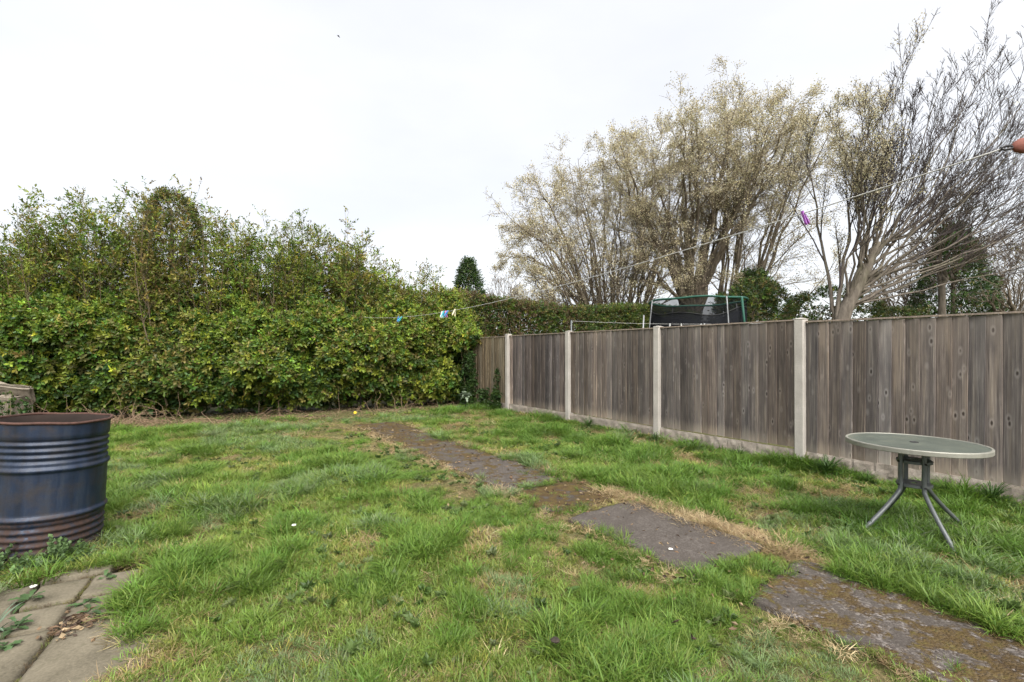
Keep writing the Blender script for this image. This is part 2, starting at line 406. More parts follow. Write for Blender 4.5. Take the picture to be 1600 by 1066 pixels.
PATH_C = np.array([1.045, 3.355]); PATH_W = 0.37
SLABS = [(-2.35, -0.80, 0.80, 1.0, 3), (-0.56, 0.58, 0.10, 0.15, 0), (0.70, 1.36, 0.92, 0.2, 1), (1.46, 2.60, 0.66, 0.3, 4), (2.62, 3.82, 0.74, 0.3, 5), (3.84, 5.02, 0.84, 0.3, 6), (5.04, 6.2, 0.88, 0.3, 7)]
def path_sa(x, y): return (x-PATH_C[0])*E[0]+(y-PATH_C[1])*E[1], (x-PATH_C[0])*NF[0]+(y-PATH_C[1])*NF[1]
HD = np.array([0.885, 0.465])                                             # patio joints run along and across this
HN = np.array([-0.465, 0.885])
def patio_uv(x, y): return x*HD[0]+y*HD[1], x*HN[0]+y*HN[1]
BARREL = np.array([-3.105, 3.12]); BR = 0.29
TABLE = np.array([2.913, 3.40])
def ground_z(x, y):
    x = np.asarray(x, float); y = np.asarray(y, float)
    near = np.clip(1-np.hypot(x, y-5)/14, 0, 1)
    b = (fbm(x, y, 0, 11, 1.3)-0.5)*0.09+(fbm(x, y, 0, 12, 5.0)-0.5)*0.035
    s, a = path_sa(x, y); onp = np.clip((np.abs(a)-0.34)/0.25, 0, 1)
    onp = np.where((s > -2.6) & (s < 6.2), onp, 1)
    u, v = patio_uv(x, y); pat = np.clip(np.maximum(u+0.62, v-3.70)/0.3, 0, 1)
    return b*near*onp*pat-0.012*(1-onp)-0.05*(1-pat)

# ------------------------------------------------------------------ ground
def build_ground():
    def axis(lo, hi, c0, c1, step):
        inner = np.arange(c0, c1+1e-6, step); k = np.arange(1, 26)
        return np.unique(np.r_[c0-(c0-lo)*(k/25)**3, inner, c1+(hi-c1)*(k/25)**3])
    xs = axis(-400, 400, -8, 6, 0.06); ys = axis(-400, 400, 0.6, 12, 0.06)
    X, Y = np.meshgrid(xs, ys); Z = ground_z(X.ravel(), Y.ravel())
    ny, nx = X.shape; i = (np.arange(ny-1)[:, None]*nx+np.arange(nx-1)[None]).ravel()
    me = mesh('ground', np.c_[X.ravel(), Y.ravel(), Z], np.stack([i, i+1, i+nx+1, i+nx], 1), True)
    tag(link('ground', me, M['ground']), kind='structure')
build_ground()

# ------------------------------------------------------------------ path slabs and patio slabs
def slab_mesh(name, corners, z0, z1, seed, wob=0.02, sub=26, bump=0.004, sag=0.0):
    """slab with wobbly edges from 4 corners (world xy), finely divided top"""
    rng = np.random.default_rng(seed); c = np.asarray(corners, float); n = sub
    u = np.linspace(0, 1, n+1); Ug, Vg = np.meshgrid(u, u)
    P = (c[0]*((1-Ug)*(1-Vg))[..., None]+c[1]*(Ug*(1-Vg))[..., None]+c[2]*(Ug*Vg)[..., None]+c[3]*((1-Ug)*Vg)[..., None])
    ctr = c.mean(0); edge = np.maximum(np.abs(Ug-.5), np.abs(Vg-.5))*2
    w = (fbm(P[..., 0], P[..., 1], 0, seed, 9)-.5)*2*wob*edge**4
    P = P+nrm(P-ctr)*w[..., None]
    Z = z1+(fbm(P[..., 0], P[..., 1], 0, seed+5, 8)-.5)*bump*2-0.006*np.clip((edge-.96)/.04, 0, 1)**2
    top = np.c_[P.reshape(-1, 2), Z.ravel()]; i = (np.arange(n)[:, None]*(n+1)+np.arange(n)[None]).ravel()
    F = [np.stack([i, i+1, i+n+2, i+n+1], 1)]
    ring = np.r_[np.arange(n+1), (n+1)*np.arange(2, n+2)-1, (n+1)*n+np.arange(n-1, -1, -1), (n+1)*np.arange(n-1, 0, -1)]
    low = top[ring].copy(); low[:, 2] = z0; b = len(top); k = len(ring); a = np.arange(k); a2 = (a+1) % k
    F.append(np.stack([ring[a], b+a, b+a2, ring[a2]], 1))
    me = mesh(name, np.vstack([top, low]), F, True); return me

path = empty('path', (PATH_C[0], PATH_C[1], 0)); tag(path, kind='structure')
for s0, s1, moss, agg, sd in SLABS:
    j = lambda: random.uniform(-0.02, 0.02)
    cs = [PATH_C*0+E*(s0+j())-NF*(PATH_W+j()), E*(s0+j())+NF*(PATH_W+j()), E*(s1+j())+NF*(PATH_W+j()), E*(s1+j())-NF*(PATH_W+j())]
    me = slab_mesh('slab', cs, -0.08, 0.022 if sd else 0.03, 60+sd, 0.035, 40, 0.012 if moss > .5 else 0.004)
    o = link('slab', me, M['slab'], path); o.color = (moss, agg, 0, 1)

patio = empty('patio', (-2.5, 2.2, 0)); tag(patio, kind='structure')
rows = [(3.52, 3.80, [-1.75, -1.12, -0.80]), (3.22, 3.50, [-2.05, -1.52, -1.11, -0.87, -0.50]), (2.95, 3.20, [-2.05, -1.34, -0.87, -0.52]), (2.37, 2.93, [-2.0, -1.42, -0.86, -0.42]), (1.78, 2.35, [-1.9, -1.18, -0.66, -0.30]), (1.2, 1.76, [-1.6, -0.95, -0.40])]
for r, (v0, v1, us) in enumerate(rows):
    for q in range(len(us)-1):
        g = 0.012; js = [random.uniform(-.006, .006) for _ in range(8)]
        cu = [(us[q]+g+js[0], v0+g+js[1]), (us[q+1]-g+js[2], v0+g+js[3]), (us[q+1]-g+js[4], v1-g+js[5]), (us[q]+g+js[6], v1-g+js[7])]
        cs = [HD*a+HN*b-np.array([-2.5, 2.2]) for a, b in cu]
        o = link('slab', slab_mesh('patio_slab', cs, -0.06, 0.020+random.uniform(-.008, .008), 200+r*10+q, 0.007, 24, 0.003), M['patio'], patio)

# ------------------------------------------------------------------ fence
FROT = math.atan2(-E[1], -E[0])
PANEL_TINT = {-1: (0.98, 0.99, 1.0), -2: (1, 1, 1), 0: (0.90, 0.91, 0.92), 1: (1.0, 0.99, 0.97), 2: (0.98, 0.97, 1.0), 3: (1.12, 1.08, 0.84)}
PNAME = {-2: 'grey timber fence panel nearest the house, beyond the round table', -1: 'grey-brown timber fence panel with knot holes behind the round table',
         0: 'dark timber fence panel in the middle of the run, below the trampoline', 1: 'timber fence panel below the end of the neighbour washing line',
         2: 'timber fence panel with black mildew blotches in its middle', 3: 'greenish timber fence panel with ivy at its foot next to the hedge'}
NB = 17; PL = STEP-0.10; PITCH = PL/NB
def board_mesh(i):
    rng = np.random.default_rng(400+i); w = PITCH+0.020; nz = 10
    z = np.linspace(0.178, 1.640, nz+1); V = []
    for k, zz in enumerate(z):
        b = 0.0015*math.sin(zz*2.1+i)+rng.normal()*0.0004; e0 = rng.normal()*0.0009; e1 = rng.normal()*0.0012
        V += [[-w/2+e0, -0.004+b, zz], [w/2-0.003+e1, -0.025+b, zz], [w/2+e1, -0.022+b, zz], [w/2+e1, -0.014+b, zz], [-w/2+e0, 0.001+b, zz]]
    F = []
    for k in range(nz):
        for q in range(5): F.append([k*5+q, k*5+(q+1) % 5, k*5+5+(q+1) % 5, k*5+5+q])
    n = nz*5; T = [[0, 4, 3], [0, 3, 2], [0, 2, 1], [n, n+1, n+2], [n, n+2, n+3], [n, n+3, n+4]]
    return mesh('board', V, [np.array(F), np.array(T)])
BOARDS = [board_mesh(i) for i in range(6)]
def gravel_mesh(seed):
    nx, nz = 90, 8; x = np.linspace(-PL/2-.01, PL/2+.01, nx+1); z = np.linspace(-0.06, 0.166, nz+1)
    X, Z = np.meshgrid(x, z); row = np.floor((Z+.02)/0.09); off = (row % 2)*0.11+seed*0.37
    cx = (X+off+0.02*np.sin(row*3+seed))/0.19; fx = np.abs(cx-np.round(cx))*0.19; fz = np.abs((Z+.02)/0.09-np.round((Z+.02)/0.09))*0.09
    d = np.clip(np.minimum(fx, fz)/0.012, 0, 1)
    dep = 0.008*d+0.026*(fbm(X, Z, 0, seed, 16)-.5)*d; dep[-1] = 0.0; dep = np.where(Z > .155, 0.004, dep)
    front = np.c_[X.ravel(), (-0.022-dep).ravel(), Z.ravel()]; i = (np.arange(nz)[:, None]*(nx+1)+np.arange(nx)[None]).ravel()
    A = Acc(); A.add(front, np.stack([i, i+1, i+nx+2, i+nx+1], 1)); A.add(*box(-PL/2-.01, PL/2+.01, -0.021, 0.028, -.06, 0.1655))
    return A.build('gravel_board', False)
def fence_post():
    s = 0.05; A = Acc(); z = [-0.1, 1.665, 1.678, 1.690]; w = [0.052, 0.052, 0.058, 0.016]; d = [0.062, 0.062, 0.066, 0.02]; c = 0.010; V = []
    for zz, ww, dd in zip(z, w, d):
        cc = min(c, ww*.4)
        V += [[-ww+cc, -dd, zz], [ww-cc, -dd, zz], [ww, -dd+cc, zz], [ww, dd-cc, zz], [ww-cc, dd, zz], [-ww+cc, dd, zz], [-ww, dd-cc, zz], [-ww, -dd+cc, zz]]
    F = [[k*8+q, k*8+(q+1) % 8, k*8+8+(q+1) % 8, k*8+8+q] for k in range(3) for q in range(8)]; n = 24
    T = [[n, n+q, n+q+1] for q in range(1, 7)]
    return mesh('fence_post', V, [np.array(F), np.array(T)])
PM = fence_post()
a = post_xy(4); fence = empty('timber_fence', (a[0], a[1], 0), FROT); tag(fence, 'long grey-brown boarded fence with pale concrete posts along the lawn', 'fence')
def fx(k): return STEP*(4-k)                                     # place along the fence, from its hedge end
for k in range(-2, 4):
    dz = random.uniform(-.012, .014); A = Acc()
    for zz in (0.30, 0.85, 1.45): A.add(*box(-PL/2, PL/2, 0.006, 0.042, zz+dz, zz+dz+.05))
    p = link('fence_panel', A.build('panel_rails'), M['wood'], fence, (fx(k+.5), 0, 0), (0, R(random.uniform(-.25, .25)), 0)); p.color = (.9, .9, .9, 1); p['label'] = PNAME[k]
    t = PANEL_TINT[k]
    for b in range(NB):
        o = link('board', random.choice(BOARDS), M['wood'], p, (-PL/2+(b+.5)*PITCH, random.uniform(-.0015, .0015), dz+random.uniform(-.007, .001)), (R(random.uniform(-.15, .15)), R(random.uniform(-.22, .22)), R(random.uniform(-.8, .8))))
        v = random.uniform(0.85, 1.80)*(0.82 if random.random() < .15 else 1.0); w = random.uniform(-.05, .05)
        if k == 2: v *= 0.70+0.40*abs((b-8)/8.5)
        o.color = (t[0]*v*(1+w)*1.0, t[1]*v*.985, t[2]*v*(1-w)*.985, 1)
    A = Acc(); A.add(*box(-PL/2, PL/2, -0.032, 0.030, 1.643+dz, 1.660+dz)); o = link('capping', A.build('capping'), M['wood'], p); o.color = (1.7, 1.6, 1.5, 1)
    link('gravel_board', gravel_mesh(k+20), M['gravel'], fence, (fx(k+.5), 0, 0))
for k in range(-1, 5):
    link('fence_post', PM, M['post'], fence, (fx(k), 0, random.uniform(-.008, .006)), (R(random.uniform(-.3, .3)), R(random.uniform(-.3, .3)), R(random.uniform(-2, 2))))

# ------------------------------------------------------------------ oil drum
def build_barrel():
    H = 0.885; r = BR
    root = empty('oil_drum', (BARREL[0], BARREL[1], -0.02)); root.rotation_euler = (R(0.3), R(3.0), R(35))
    tag(root, 'rusty blue ribbed steel drum with open top beside the patio', 'drum')
    prof = [(r-.012, 0.0), (r, 0.008), (r, 0.05)]
    def ribs(z0, n, p):
        out = []
        for i in range(n):
            for t in np.linspace(0, 1, 9)[:-1]: out.append((r-0.0045+0.0055*math.cos(2*math.pi*t), z0+p*(i+t)))
        return out
    def hoop(z0, h):
        return [(r+0.013*math.sin(math.pi*t)**1.5, z0+h*t) for t in np.linspace(0, 1, 13)]
    prof += ribs(0.075, 4, 0.044)+[(r, 0.256)]+hoop(0.262, 0.045)+[(r, 0.32), (r, 0.45), (r, 0.555)]+hoop(0.562, 0.045)+[(r, 0.614)]+ribs(0.622, 4, 0.040)+[(r, 0.80), (r, H-.016)]
    V, F = lathe(prof, 96); A = np.arctan2(V[:, 1], V[:, 0])
    dent = -0.010*np.exp(-((A+1.2)/.35)**2-((V[:, 2]-.42)/.06)**2)-0.006*np.exp(-((A+1.9)/.25)**2-((V[:, 2]-.68)/.05)**2)-0.008*np.exp(-((A+2.3)/.3)**2-((V[:, 2]-.5)/.1)**2)
    V[:, :2] *= (1+(dent+(fbm(np.cos(A)*2, np.sin(A)*2, V[:, 2]*3, 5, 1.0)-.5)*0.007)/r)[:, None]
    link('shell', mesh('drum_shell', V, F, True), M['barrel'], root)
    V, F = lathe([(r-.004, H-.012), (r-.020, H-.05), (r-.022, .3), (r-.022, .02)], 64); link('inner_wall', mesh('drum_inner', V, F, True), M['rust_shade'], root)  # inner wall: rust colour darkened to paint in the shade inside the drum
    t = np.linspace(0, 2*np.pi, 13); V, F = lathe([(r+.0035+.0085*math.cos(a), H-.009+.009*math.sin(a)) for a in t], 96)
    A = np.arctan2(V[:, 1], V[:, 0]); V[:, 2] += 0.0035*np.sin(A*3+1)+0.002*np.sin(A*7)
    link('rim', mesh('drum_rim', V, F, True), M['rust'], root)
    V, F = lathe([(r-.023, .30), (.15, .335), (.001, .33)], 40); V[:, 2] += (fbm(V[:, 0], V[:, 1], 0, 3, 14)-.5)*.06
    link('ash', mesh('drum_ash', V, F, True), M['ash'], root)
build_barrel()

# ------------------------------------------------------------------ round patio table
def build_table():
    x, y = TABLE; gz = float(ground_z(x, y)); root = empty('round_table', (x, y, gz)); HT = 0.645-gz; r = 0.405
    root.rotation_euler = (R(-.3), R(.4), 0)
    tag(root, 'round grey-green garden table with obscured glass top and splayed steel legs', 'table')
    V, F = lathe([(0.020, HT-.006), (0.020, HT), (0.15, HT+.0005), (r-.012, HT), (r-.012, HT-.006), (0.15, HT-.0055), (0.020, HT-.006)], 72)
    top = link('table_top', mesh('table_top', V, F), M['tglass'], root)
    V, F = lathe([(0.0185, HT-.014), (0.027, HT+.003), (0.0195, HT+.003), (0.0165, HT-.012), (0.0185, HT-.014)], 32); link('parasol_ring', mesh('parasol_ring', V, F, True), M['dark_iron'], top)
    t = np.linspace(0, 2*np.pi, 5)
    V, F = lathe([(r-.013, HT-.030), (r+.001, HT-.030), (r+.004, HT-.026), (r+.004, HT-.001), (r+.001, HT+.004), (r-.010, HT+.004), (r-.0125, HT+.001), (r-.013, HT-.030)], 96)
    link('rim', mesh('table_rim', V, F), M['rim'], root)
    for a in (187, 258, 8, 75):
        c, s = math.cos(R(a)), math.sin(R(a)); rt = 0.112
        pts = smooth_pts([(rt*c, rt*s, HT-.03), (rt*c, rt*s, 0.50), (rt*c, rt*s, 0.345), ((rt+.022)*c, (rt+.022)*s, 0.295), (0.24*c, 0.24*s, 0.185), (0.375*c, 0.375*s, 0.065), (0.43*c, 0.43*s, 0.012), (.445*c, .445*s, 0.0)], 40)
        lg = link('leg', Acc().add(*tube1(pts, 0.0145, 12)).build('leg', True), M['steel'], root)
        for hz in (0.355, 0.522): link('bolt', Acc().add(*tube1([((rt+.012)*c, (rt+.012)*s, hz), ((rt+.021)*c, (rt+.021)*s, hz)], .007, 8)).build('bolt'), M['dark_iron'], lg)
    for hz, ro in ((0.345, 0.104), (0.513, 0.104)):
        V, F = lathe([(0.022, hz+.020), (ro-.004, hz+.020), (ro, hz+.016), (ro, hz), (ro-.003, hz-.002), (ro-.012, hz), (ro-.014, hz+.014), (0.022, hz+.014), (0.022, hz+.020)], 48)
        link('spacer_plate', mesh('spacer_plate', V, F), M['steel'], root)
build_table()

# ------------------------------------------------------------------ washing line
LA, LB = np.array([1.928, 1.84, 2.098]), np.array([-3.36, 10.4, 2.08])
def line_pt(t): p = LA+(LB-LA)*t; return p-np.array([0, 0, 0.24*4*t*(1-t)])
def build_line():
    t = np.linspace(0, 1, 90); V, F = tube1([line_pt(a) for a in t], 0.0030, 6)
    tag(link('washing_line', Acc().add(V, F).build('washing_line', True), M['line']), 'long sagging white washing line crossing the garden to the hedge', 'washing line')
    d = nrm((LB-LA)[None])[0]
    root = empty('pulley', tuple(LA)); tag(root, 'rusty red iron pulley holding the near end of the washing line', 'pulley')
    P = lambda *l: [tuple(np.array(v)) for v in l]
    ax = np.array([0.985, -0.12, 0.12]); up = np.array([-.1, 0.05, 1.0])
    pts = np.array([ax*.028, ax*.040, ax*.060, ax*.085, ax*.105, ax*.120]); V, F = tube1(pts, np.array([.006, .019, .029, .031, .024, .008]), 14)
    V[:, 1] *= 0.55; link('housing', Acc().add(V, F).build('housing', True), M['redrust'], root)
    a = np.linspace(0, 2*np.pi, 17); ring = np.stack([ax*(0.012+.020*math.cos(q))+up*(.007*math.sin(q)) for q in a]); V, F = tube1(ring, .0042, 6)
    link('eyelet', Acc().add(V, F).build('eyelet', True), M['dark_iron'], root)
    V, F = tube1([ax*.075+np.array([0, -.02, 0]), ax*.075+np.array([0, .02, 0])], .007, 10); link('axle', Acc().add(V, F).build('axle'), M['dark_iron'], root)
    V, F = tube1(smooth_pts([ax*.115, ax*.16+up*.012, ax*.20+up*.02, ax*.235], 12), .005, 8); link('hook', Acc().add(V, F).build('hook', True), M['dark_iron'], root)
    px = LA+ax*.255; o = empty('clothes_post', (px[0], px[1], 0)); tag(o, 'galvanised steel clothes post carrying the pulley', 'clothes post')
    link('pole', Acc().add(*tube1([(0, 0, -.1), (0, 0, 2.3)], .021, 16)).build('pole', True), M['galv'], o)
    link('cap', Acc().add(*tube1([(0, 0, 2.3), (0, 0, 2.31), (0, 0, 2.322)], np.array([.024, .024, .012]), 16)).build('cap', True), M['dark_iron'], o)
    o = empty('clothes_post', (LB[0], LB[1]+.03, 0)); tag(o, 'slim grey post inside the hedge at the far end of the washing line', 'clothes post')
    link('pole', Acc().add(*tube1([(0, 0, -.1), (0, 0, 2.11)], .02, 12)).build('pole', True), M['dark_iron'], o)
    link('cap', Acc().add(*tube1([(0, 0, 2.11), (0, 0, 2.125)], .023, 12)).build('cap', True), M['dark_iron'], o)
build_line()
def peg(p, col, label, tilt, yaw, split, s=1.0):
    """a spring clothes peg: two prongs pinched on the line and a wire spring"""
    root = empty('clothes_peg', tuple(p)); root.rotation_euler = (R(tilt*.4), R(tilt), yaw); root.scale = (s, s, s); tag(root, label, 'clothes peg', 'clothes pegs on the washing line')
    m = plastic('peg_plastic', col)
    for sg in (-1, 1):
        o = np.array([0, 0, 0.012]); ang = R(split)*sg
        prof = np.array([[0, .014], [.006, .012], [.008, -.01], [.006, -.03], [.008, -.052], [.003, -.064], [.0, -.064], [.0005, -.03], [0, .0]])
        c, s_ = math.cos(ang), math.sin(ang); A = Acc(); n = len(prof); xy = np.stack([prof[:, 0]*sg, prof[:, 1]], 1)
        xy = np.stack([xy[:, 0]*c-xy[:, 1]*s_, xy[:, 0]*s_+xy[:, 1]*c], 1)
        V = np.vstack([np.c_[xy[:, 0], np.full(n, -.0055), xy[:, 1]], np.c_[xy[:, 0], np.full(n, .0055), xy[:, 1]]])
        q = np.arange(n); F = [np.stack([q, (q+1) % n, (q+1) % n+n, q+n], 1), np.array([[0, k, k+1] for k in range(1, n-1)]+[[n, n+k+1, n+k] for k in range(1, n-1)])]
        link('prong', A.add(V, F).build('prong'), m, root)
    a = np.linspace(0, 4*np.pi, 25); link('spring', Acc().add(*tube1(np.c_[.0075*np.cos(a), np.linspace(-.008, .008, 25), .0075*np.sin(a)-.012], .0014, 5)).build('spring'), M['galv'], root)
VIOLET, TURQ, BLUE, PINK, CREAM, WHITE = (0.30, 0.09, 0.38), (0.06, 0.42, 0.46), (0.05, 0.20, 0.50), (0.55, 0.18, 0.42), (0.68, 0.62, 0.42), (0.70, 0.70, 0.68)
peg(line_pt(.0743), VIOLET, 'purple clothes peg alone high on the near part of the line', -24, .5, 9)
for t, c, l, ti, sp in [(.737, BLUE, 'blue clothes peg hanging low on the far line beside a turquoise one', 8, 10), (.722, TURQ, 'turquoise clothes peg tilted on the line next to the blue one', 35, 6),
        (.549, WHITE, 'white clothes peg at the hedge side of the peg cluster', 10, 8), (.543, TURQ, 'turquoise clothes peg in the middle of the peg cluster', 18, 12), (.536, PINK, 'pink clothes peg in the peg cluster', -4, 9), (.530, BLUE, 'light blue clothes peg at the top of the peg cluster', 32, 6),
        (.5067, CREAM, 'cream clothes peg hanging open beside the peg cluster', 14, 16), (.985, BLUE, 'blue clothes peg where the line enters the hedge', 55, 8)]:
    peg(line_pt(t), c, l, ti, .9, sp, 1.25)

# ------------------------------------------------------------------ foliage templates
def leaf_tpl(l, w, fold=0.25, curl=0.15):
    """a leaf along +Z from the origin: folded on the midrib, 4 tris"""
    V = np.array([[0, 0, 0], [-w/2, w*fold, l*.45], [w/2, w*fold, l*.45], [0, -curl*l*.3, l*.5], [0, curl*l, l]], float)
    return V, np.array([[0, 3, 1], [0, 2, 3], [1, 3, 4], [3, 2, 4]])
def sprig_tpl(seed, n, tl, l, w, droop=0.5, two=True):
    """a short twig with n leaves along it; leaf cheap = 2 tris"""
    rng = np.random.default_rng(seed); V = [[0, 0, 0], [.0025, 0, 0], [0, 0, tl]]; F = [[0, 1, 2]]
    for i in range(n):
        t = tl*(0.15+0.85*(i+1)/n); az = i*2.4+rng.uniform(-.4, .4); el = rng.uniform(.3, 1.15); s = rng.uniform(.7, 1.15)
        d = np.array([math.cos(az)*math.sin(el), math.sin(az)*math.sin(el), math.cos(el)-droop*.3]); d /= np.linalg.norm(d)
        sd = np.cross(d, [0, 0, 1]); sd /= np.linalg.norm(sd); n_ = np.cross(sd, d); b = np.array([0, 0, t]); k = len(V)
        V += [b, b+d*l*s*.5-sd*w*s/2+n_*w*.12, b+d*l*s*.5+sd*w*s/2+n_*w*.12, b+d*l*s+rng.normal(size=3)*l*.08]
        F += [[k, k+2, k+1], [k+1, k+2, k+3]]
    return np.array(V), [np.array(F)]
SPRIG = [sprig_tpl(i, 9, .15, .062, .030) for i in range(5)]
SPRIG_S = [sprig_tpl(20+i, 7, .13, .045, .020) for i in range(4)]
SPRIG_IVY = [sprig_tpl(40+i, 7, .12, .07, .058) for i in range(3)]
GREENS = np.array([[.045, .088, .014], [.070, .112, .018], [.105, .140, .020], [.150, .165, .022], [.032, .060, .014], [.110, .100, .030], [.050, .095, .030]])
def tints(n, rng, w, v=0.25):
    w = np.asarray(w, float); c = GREENS[rng.choice(len(GREENS), n, p=w/w.sum())]
    return c*np.exp(rng.normal(size=(n, 1))*v)*np.exp(rng.normal(size=(n, 3))*.07)
def put_sprigs(acc, tpls, P, up, spread, S, C, rng):
    idx = rng.integers(len(tpls), size=len(P))
    for i, (tv, tf) in enumerate(tpls):
        k = idx == i
        if not k.any(): continue
        acc.add(*stamp(tv, tf, P[k], rotmats(k.sum(), rng, up[k], spread), S[k], C[k]))

def scatter(name, P, rot, S, C, vid, srcs, label=None, cat=None, parent=None):
    """geometry-node scatter of small meshes on points, for what nobody could count"""
    me = bpy.data.meshes.new(name); me.vertices.add(len(P)); me.vertices.foreach_set('co', P.astype(np.float32).ravel())
    for nm, ty, arr, key in (('rot', 'FLOAT_VECTOR', rot, 'vector'), ('scl', 'FLOAT_VECTOR', S, 'vector'), ('vid', 'INT', vid, 'value')):
        at = me.attributes.new(nm, ty, 'POINT'); at.data.foreach_set(key, np.ascontiguousarray(arr, np.int32 if ty == 'INT' else np.float32).ravel())
    at = me.attributes.new('tint', 'FLOAT_COLOR', 'POINT'); at.data.foreach_set('color', np.c_[C, np.ones(len(C))].astype(np.float32).ravel())
    o = link(name, me, None, parent); ng = bpy.data.node_groups.new(name+'_nodes', 'GeometryNodeTree'); ng.interface.new_socket('Geometry', in_out='INPUT', socket_type='NodeSocketGeometry'); ng.interface.new_socket('Geometry', in_out='OUTPUT', socket_type='NodeSocketGeometry')
    gi, go = ng.nodes.new('NodeGroupInput'), ng.nodes.new('NodeGroupOutput'); ip = ng.nodes.new('GeometryNodeInstanceOnPoints'); jn = ng.nodes.new('GeometryNodeJoinGeometry')
    for s in reversed(srcs):
        oi = ng.nodes.new('GeometryNodeObjectInfo'); oi.inputs['Object'].default_value = s; oi.inputs['As Instance'].default_value = False; gt = ng.nodes.new('GeometryNodeGeometryToInstance'); ng.links.new(oi.outputs['Geometry'], gt.inputs[0]); ng.links.new(gt.outputs[0], jn.inputs[0])
    def na(nm, ty): n = ng.nodes.new('GeometryNodeInputNamedAttribute'); n.data_type = ty; n.inputs['Name'].default_value = nm; return n.outputs['Attribute']
    er = ng.nodes.new('FunctionNodeEulerToRotation'); ng.links.new(na('rot', 'FLOAT_VECTOR'), er.inputs[0])
    ng.links.new(gi.outputs[0], ip.inputs['Points']); ng.links.new(jn.outputs[0], ip.inputs['Instance']); ip.inputs['Pick Instance'].default_value = True
    ng.links.new(na('vid', 'INT'), ip.inputs['Instance Index']); ng.links.new(er.outputs[0], ip.inputs['Rotation']); ng.links.new(na('scl', 'FLOAT_VECTOR'), ip.inputs['Scale']); ng.links.new(ip.outputs[0], go.inputs[0])
    md = o.modifiers.new('scatter', 'NODES'); md.node_group = ng; me.materials.append(srcs[0].data.materials[0]); tag(o, label, cat, kind='stuff'); return o
def source(tv, tf, mt):
    me = mesh('sprig', tv, tf); me.materials.append(mt); return bpy.data.objects.new('sprig_source', me)
_SRC = {}
def leaves(name, tpls, P, up, spread, S, C, rng, parent):
    """a mass of leafy sprigs as one part"""
    key = id(tpls)
    if key not in _SRC: _SRC[key] = [source(tv, tf, M['leafi']) for tv, tf in tpls]
    Mx = rotmats(len(P), rng, up, spread); e = np.stack([np.arctan2(Mx[:, 2, 1], Mx[:, 2, 2]), -np.arcsin(np.clip(Mx[:, 2, 0], -1, 1)), np.arctan2(Mx[:, 1, 0], Mx[:, 0, 0])], -1)
    return scatter(name, P, e, np.repeat(np.asarray(S)[:, None], 3, 1), C, rng.integers(len(tpls), size=len(P)), _SRC[key], parent=parent)

# ------------------------------------------------------------------ branches
def grow(start, d, length, K, rng, trop=0.1, wob=0.12, tdir=(0, 0, 1)):
    N = len(start); P = np.empty((N, K, 3)); P[:, 0] = start; d = nrm(np.asarray(d, float)); st = (np.asarray(length)/(K-1))[:, None]
    for k in range(1, K):
        d = nrm(d+np.asarray(tdir)*trop+rng.normal(size=(N, 3))*wob); P[:, k] = P[:, k-1]+d*st
    return P
def children(P, Ln, Rd, m, rng, ang=(25, 50), ratio=(0.35, 0.6), t0=0.2, t1=1.0, rr=0.55, up=0.0):
    """m children per parent: starts, directions, lengths, base radii"""
    N, K, _ = P.shape; pi = np.repeat(np.arange(N), m); n = len(pi)
    t = t0+(t1-t0)*rng.random(n)**0.85; f = t*(K-1); i = np.minimum(f.astype(int), K-2); f = (f-i)[:, None]
    st = P[pi, i]*(1-f)+P[pi, i+1]*f; tg = nrm(P[pi, i+1]-P[pi, i])
    side = nrm(np.cross(tg, nrm(rng.normal(size=(n, 3))))); side[:, 2] += up; side = nrm(side)
    a = np.radians(rng.uniform(*ang, n))[:, None]; d = nrm(tg*np.cos(a)+side*np.sin(a))
    ln = Ln[pi]*rng.uniform(*ratio, n)*(1.15-0.55*t); r0 = (Rd[pi, i]*(1-f[:, 0])+Rd[pi, i+1]*f[:, 0])*rr
    return st, d, ln, r0
def taper(r0, K, end=0.3): return np.asarray(r0)[:, None]*(1-(1-end)*np.linspace(0, 1, K)[None])

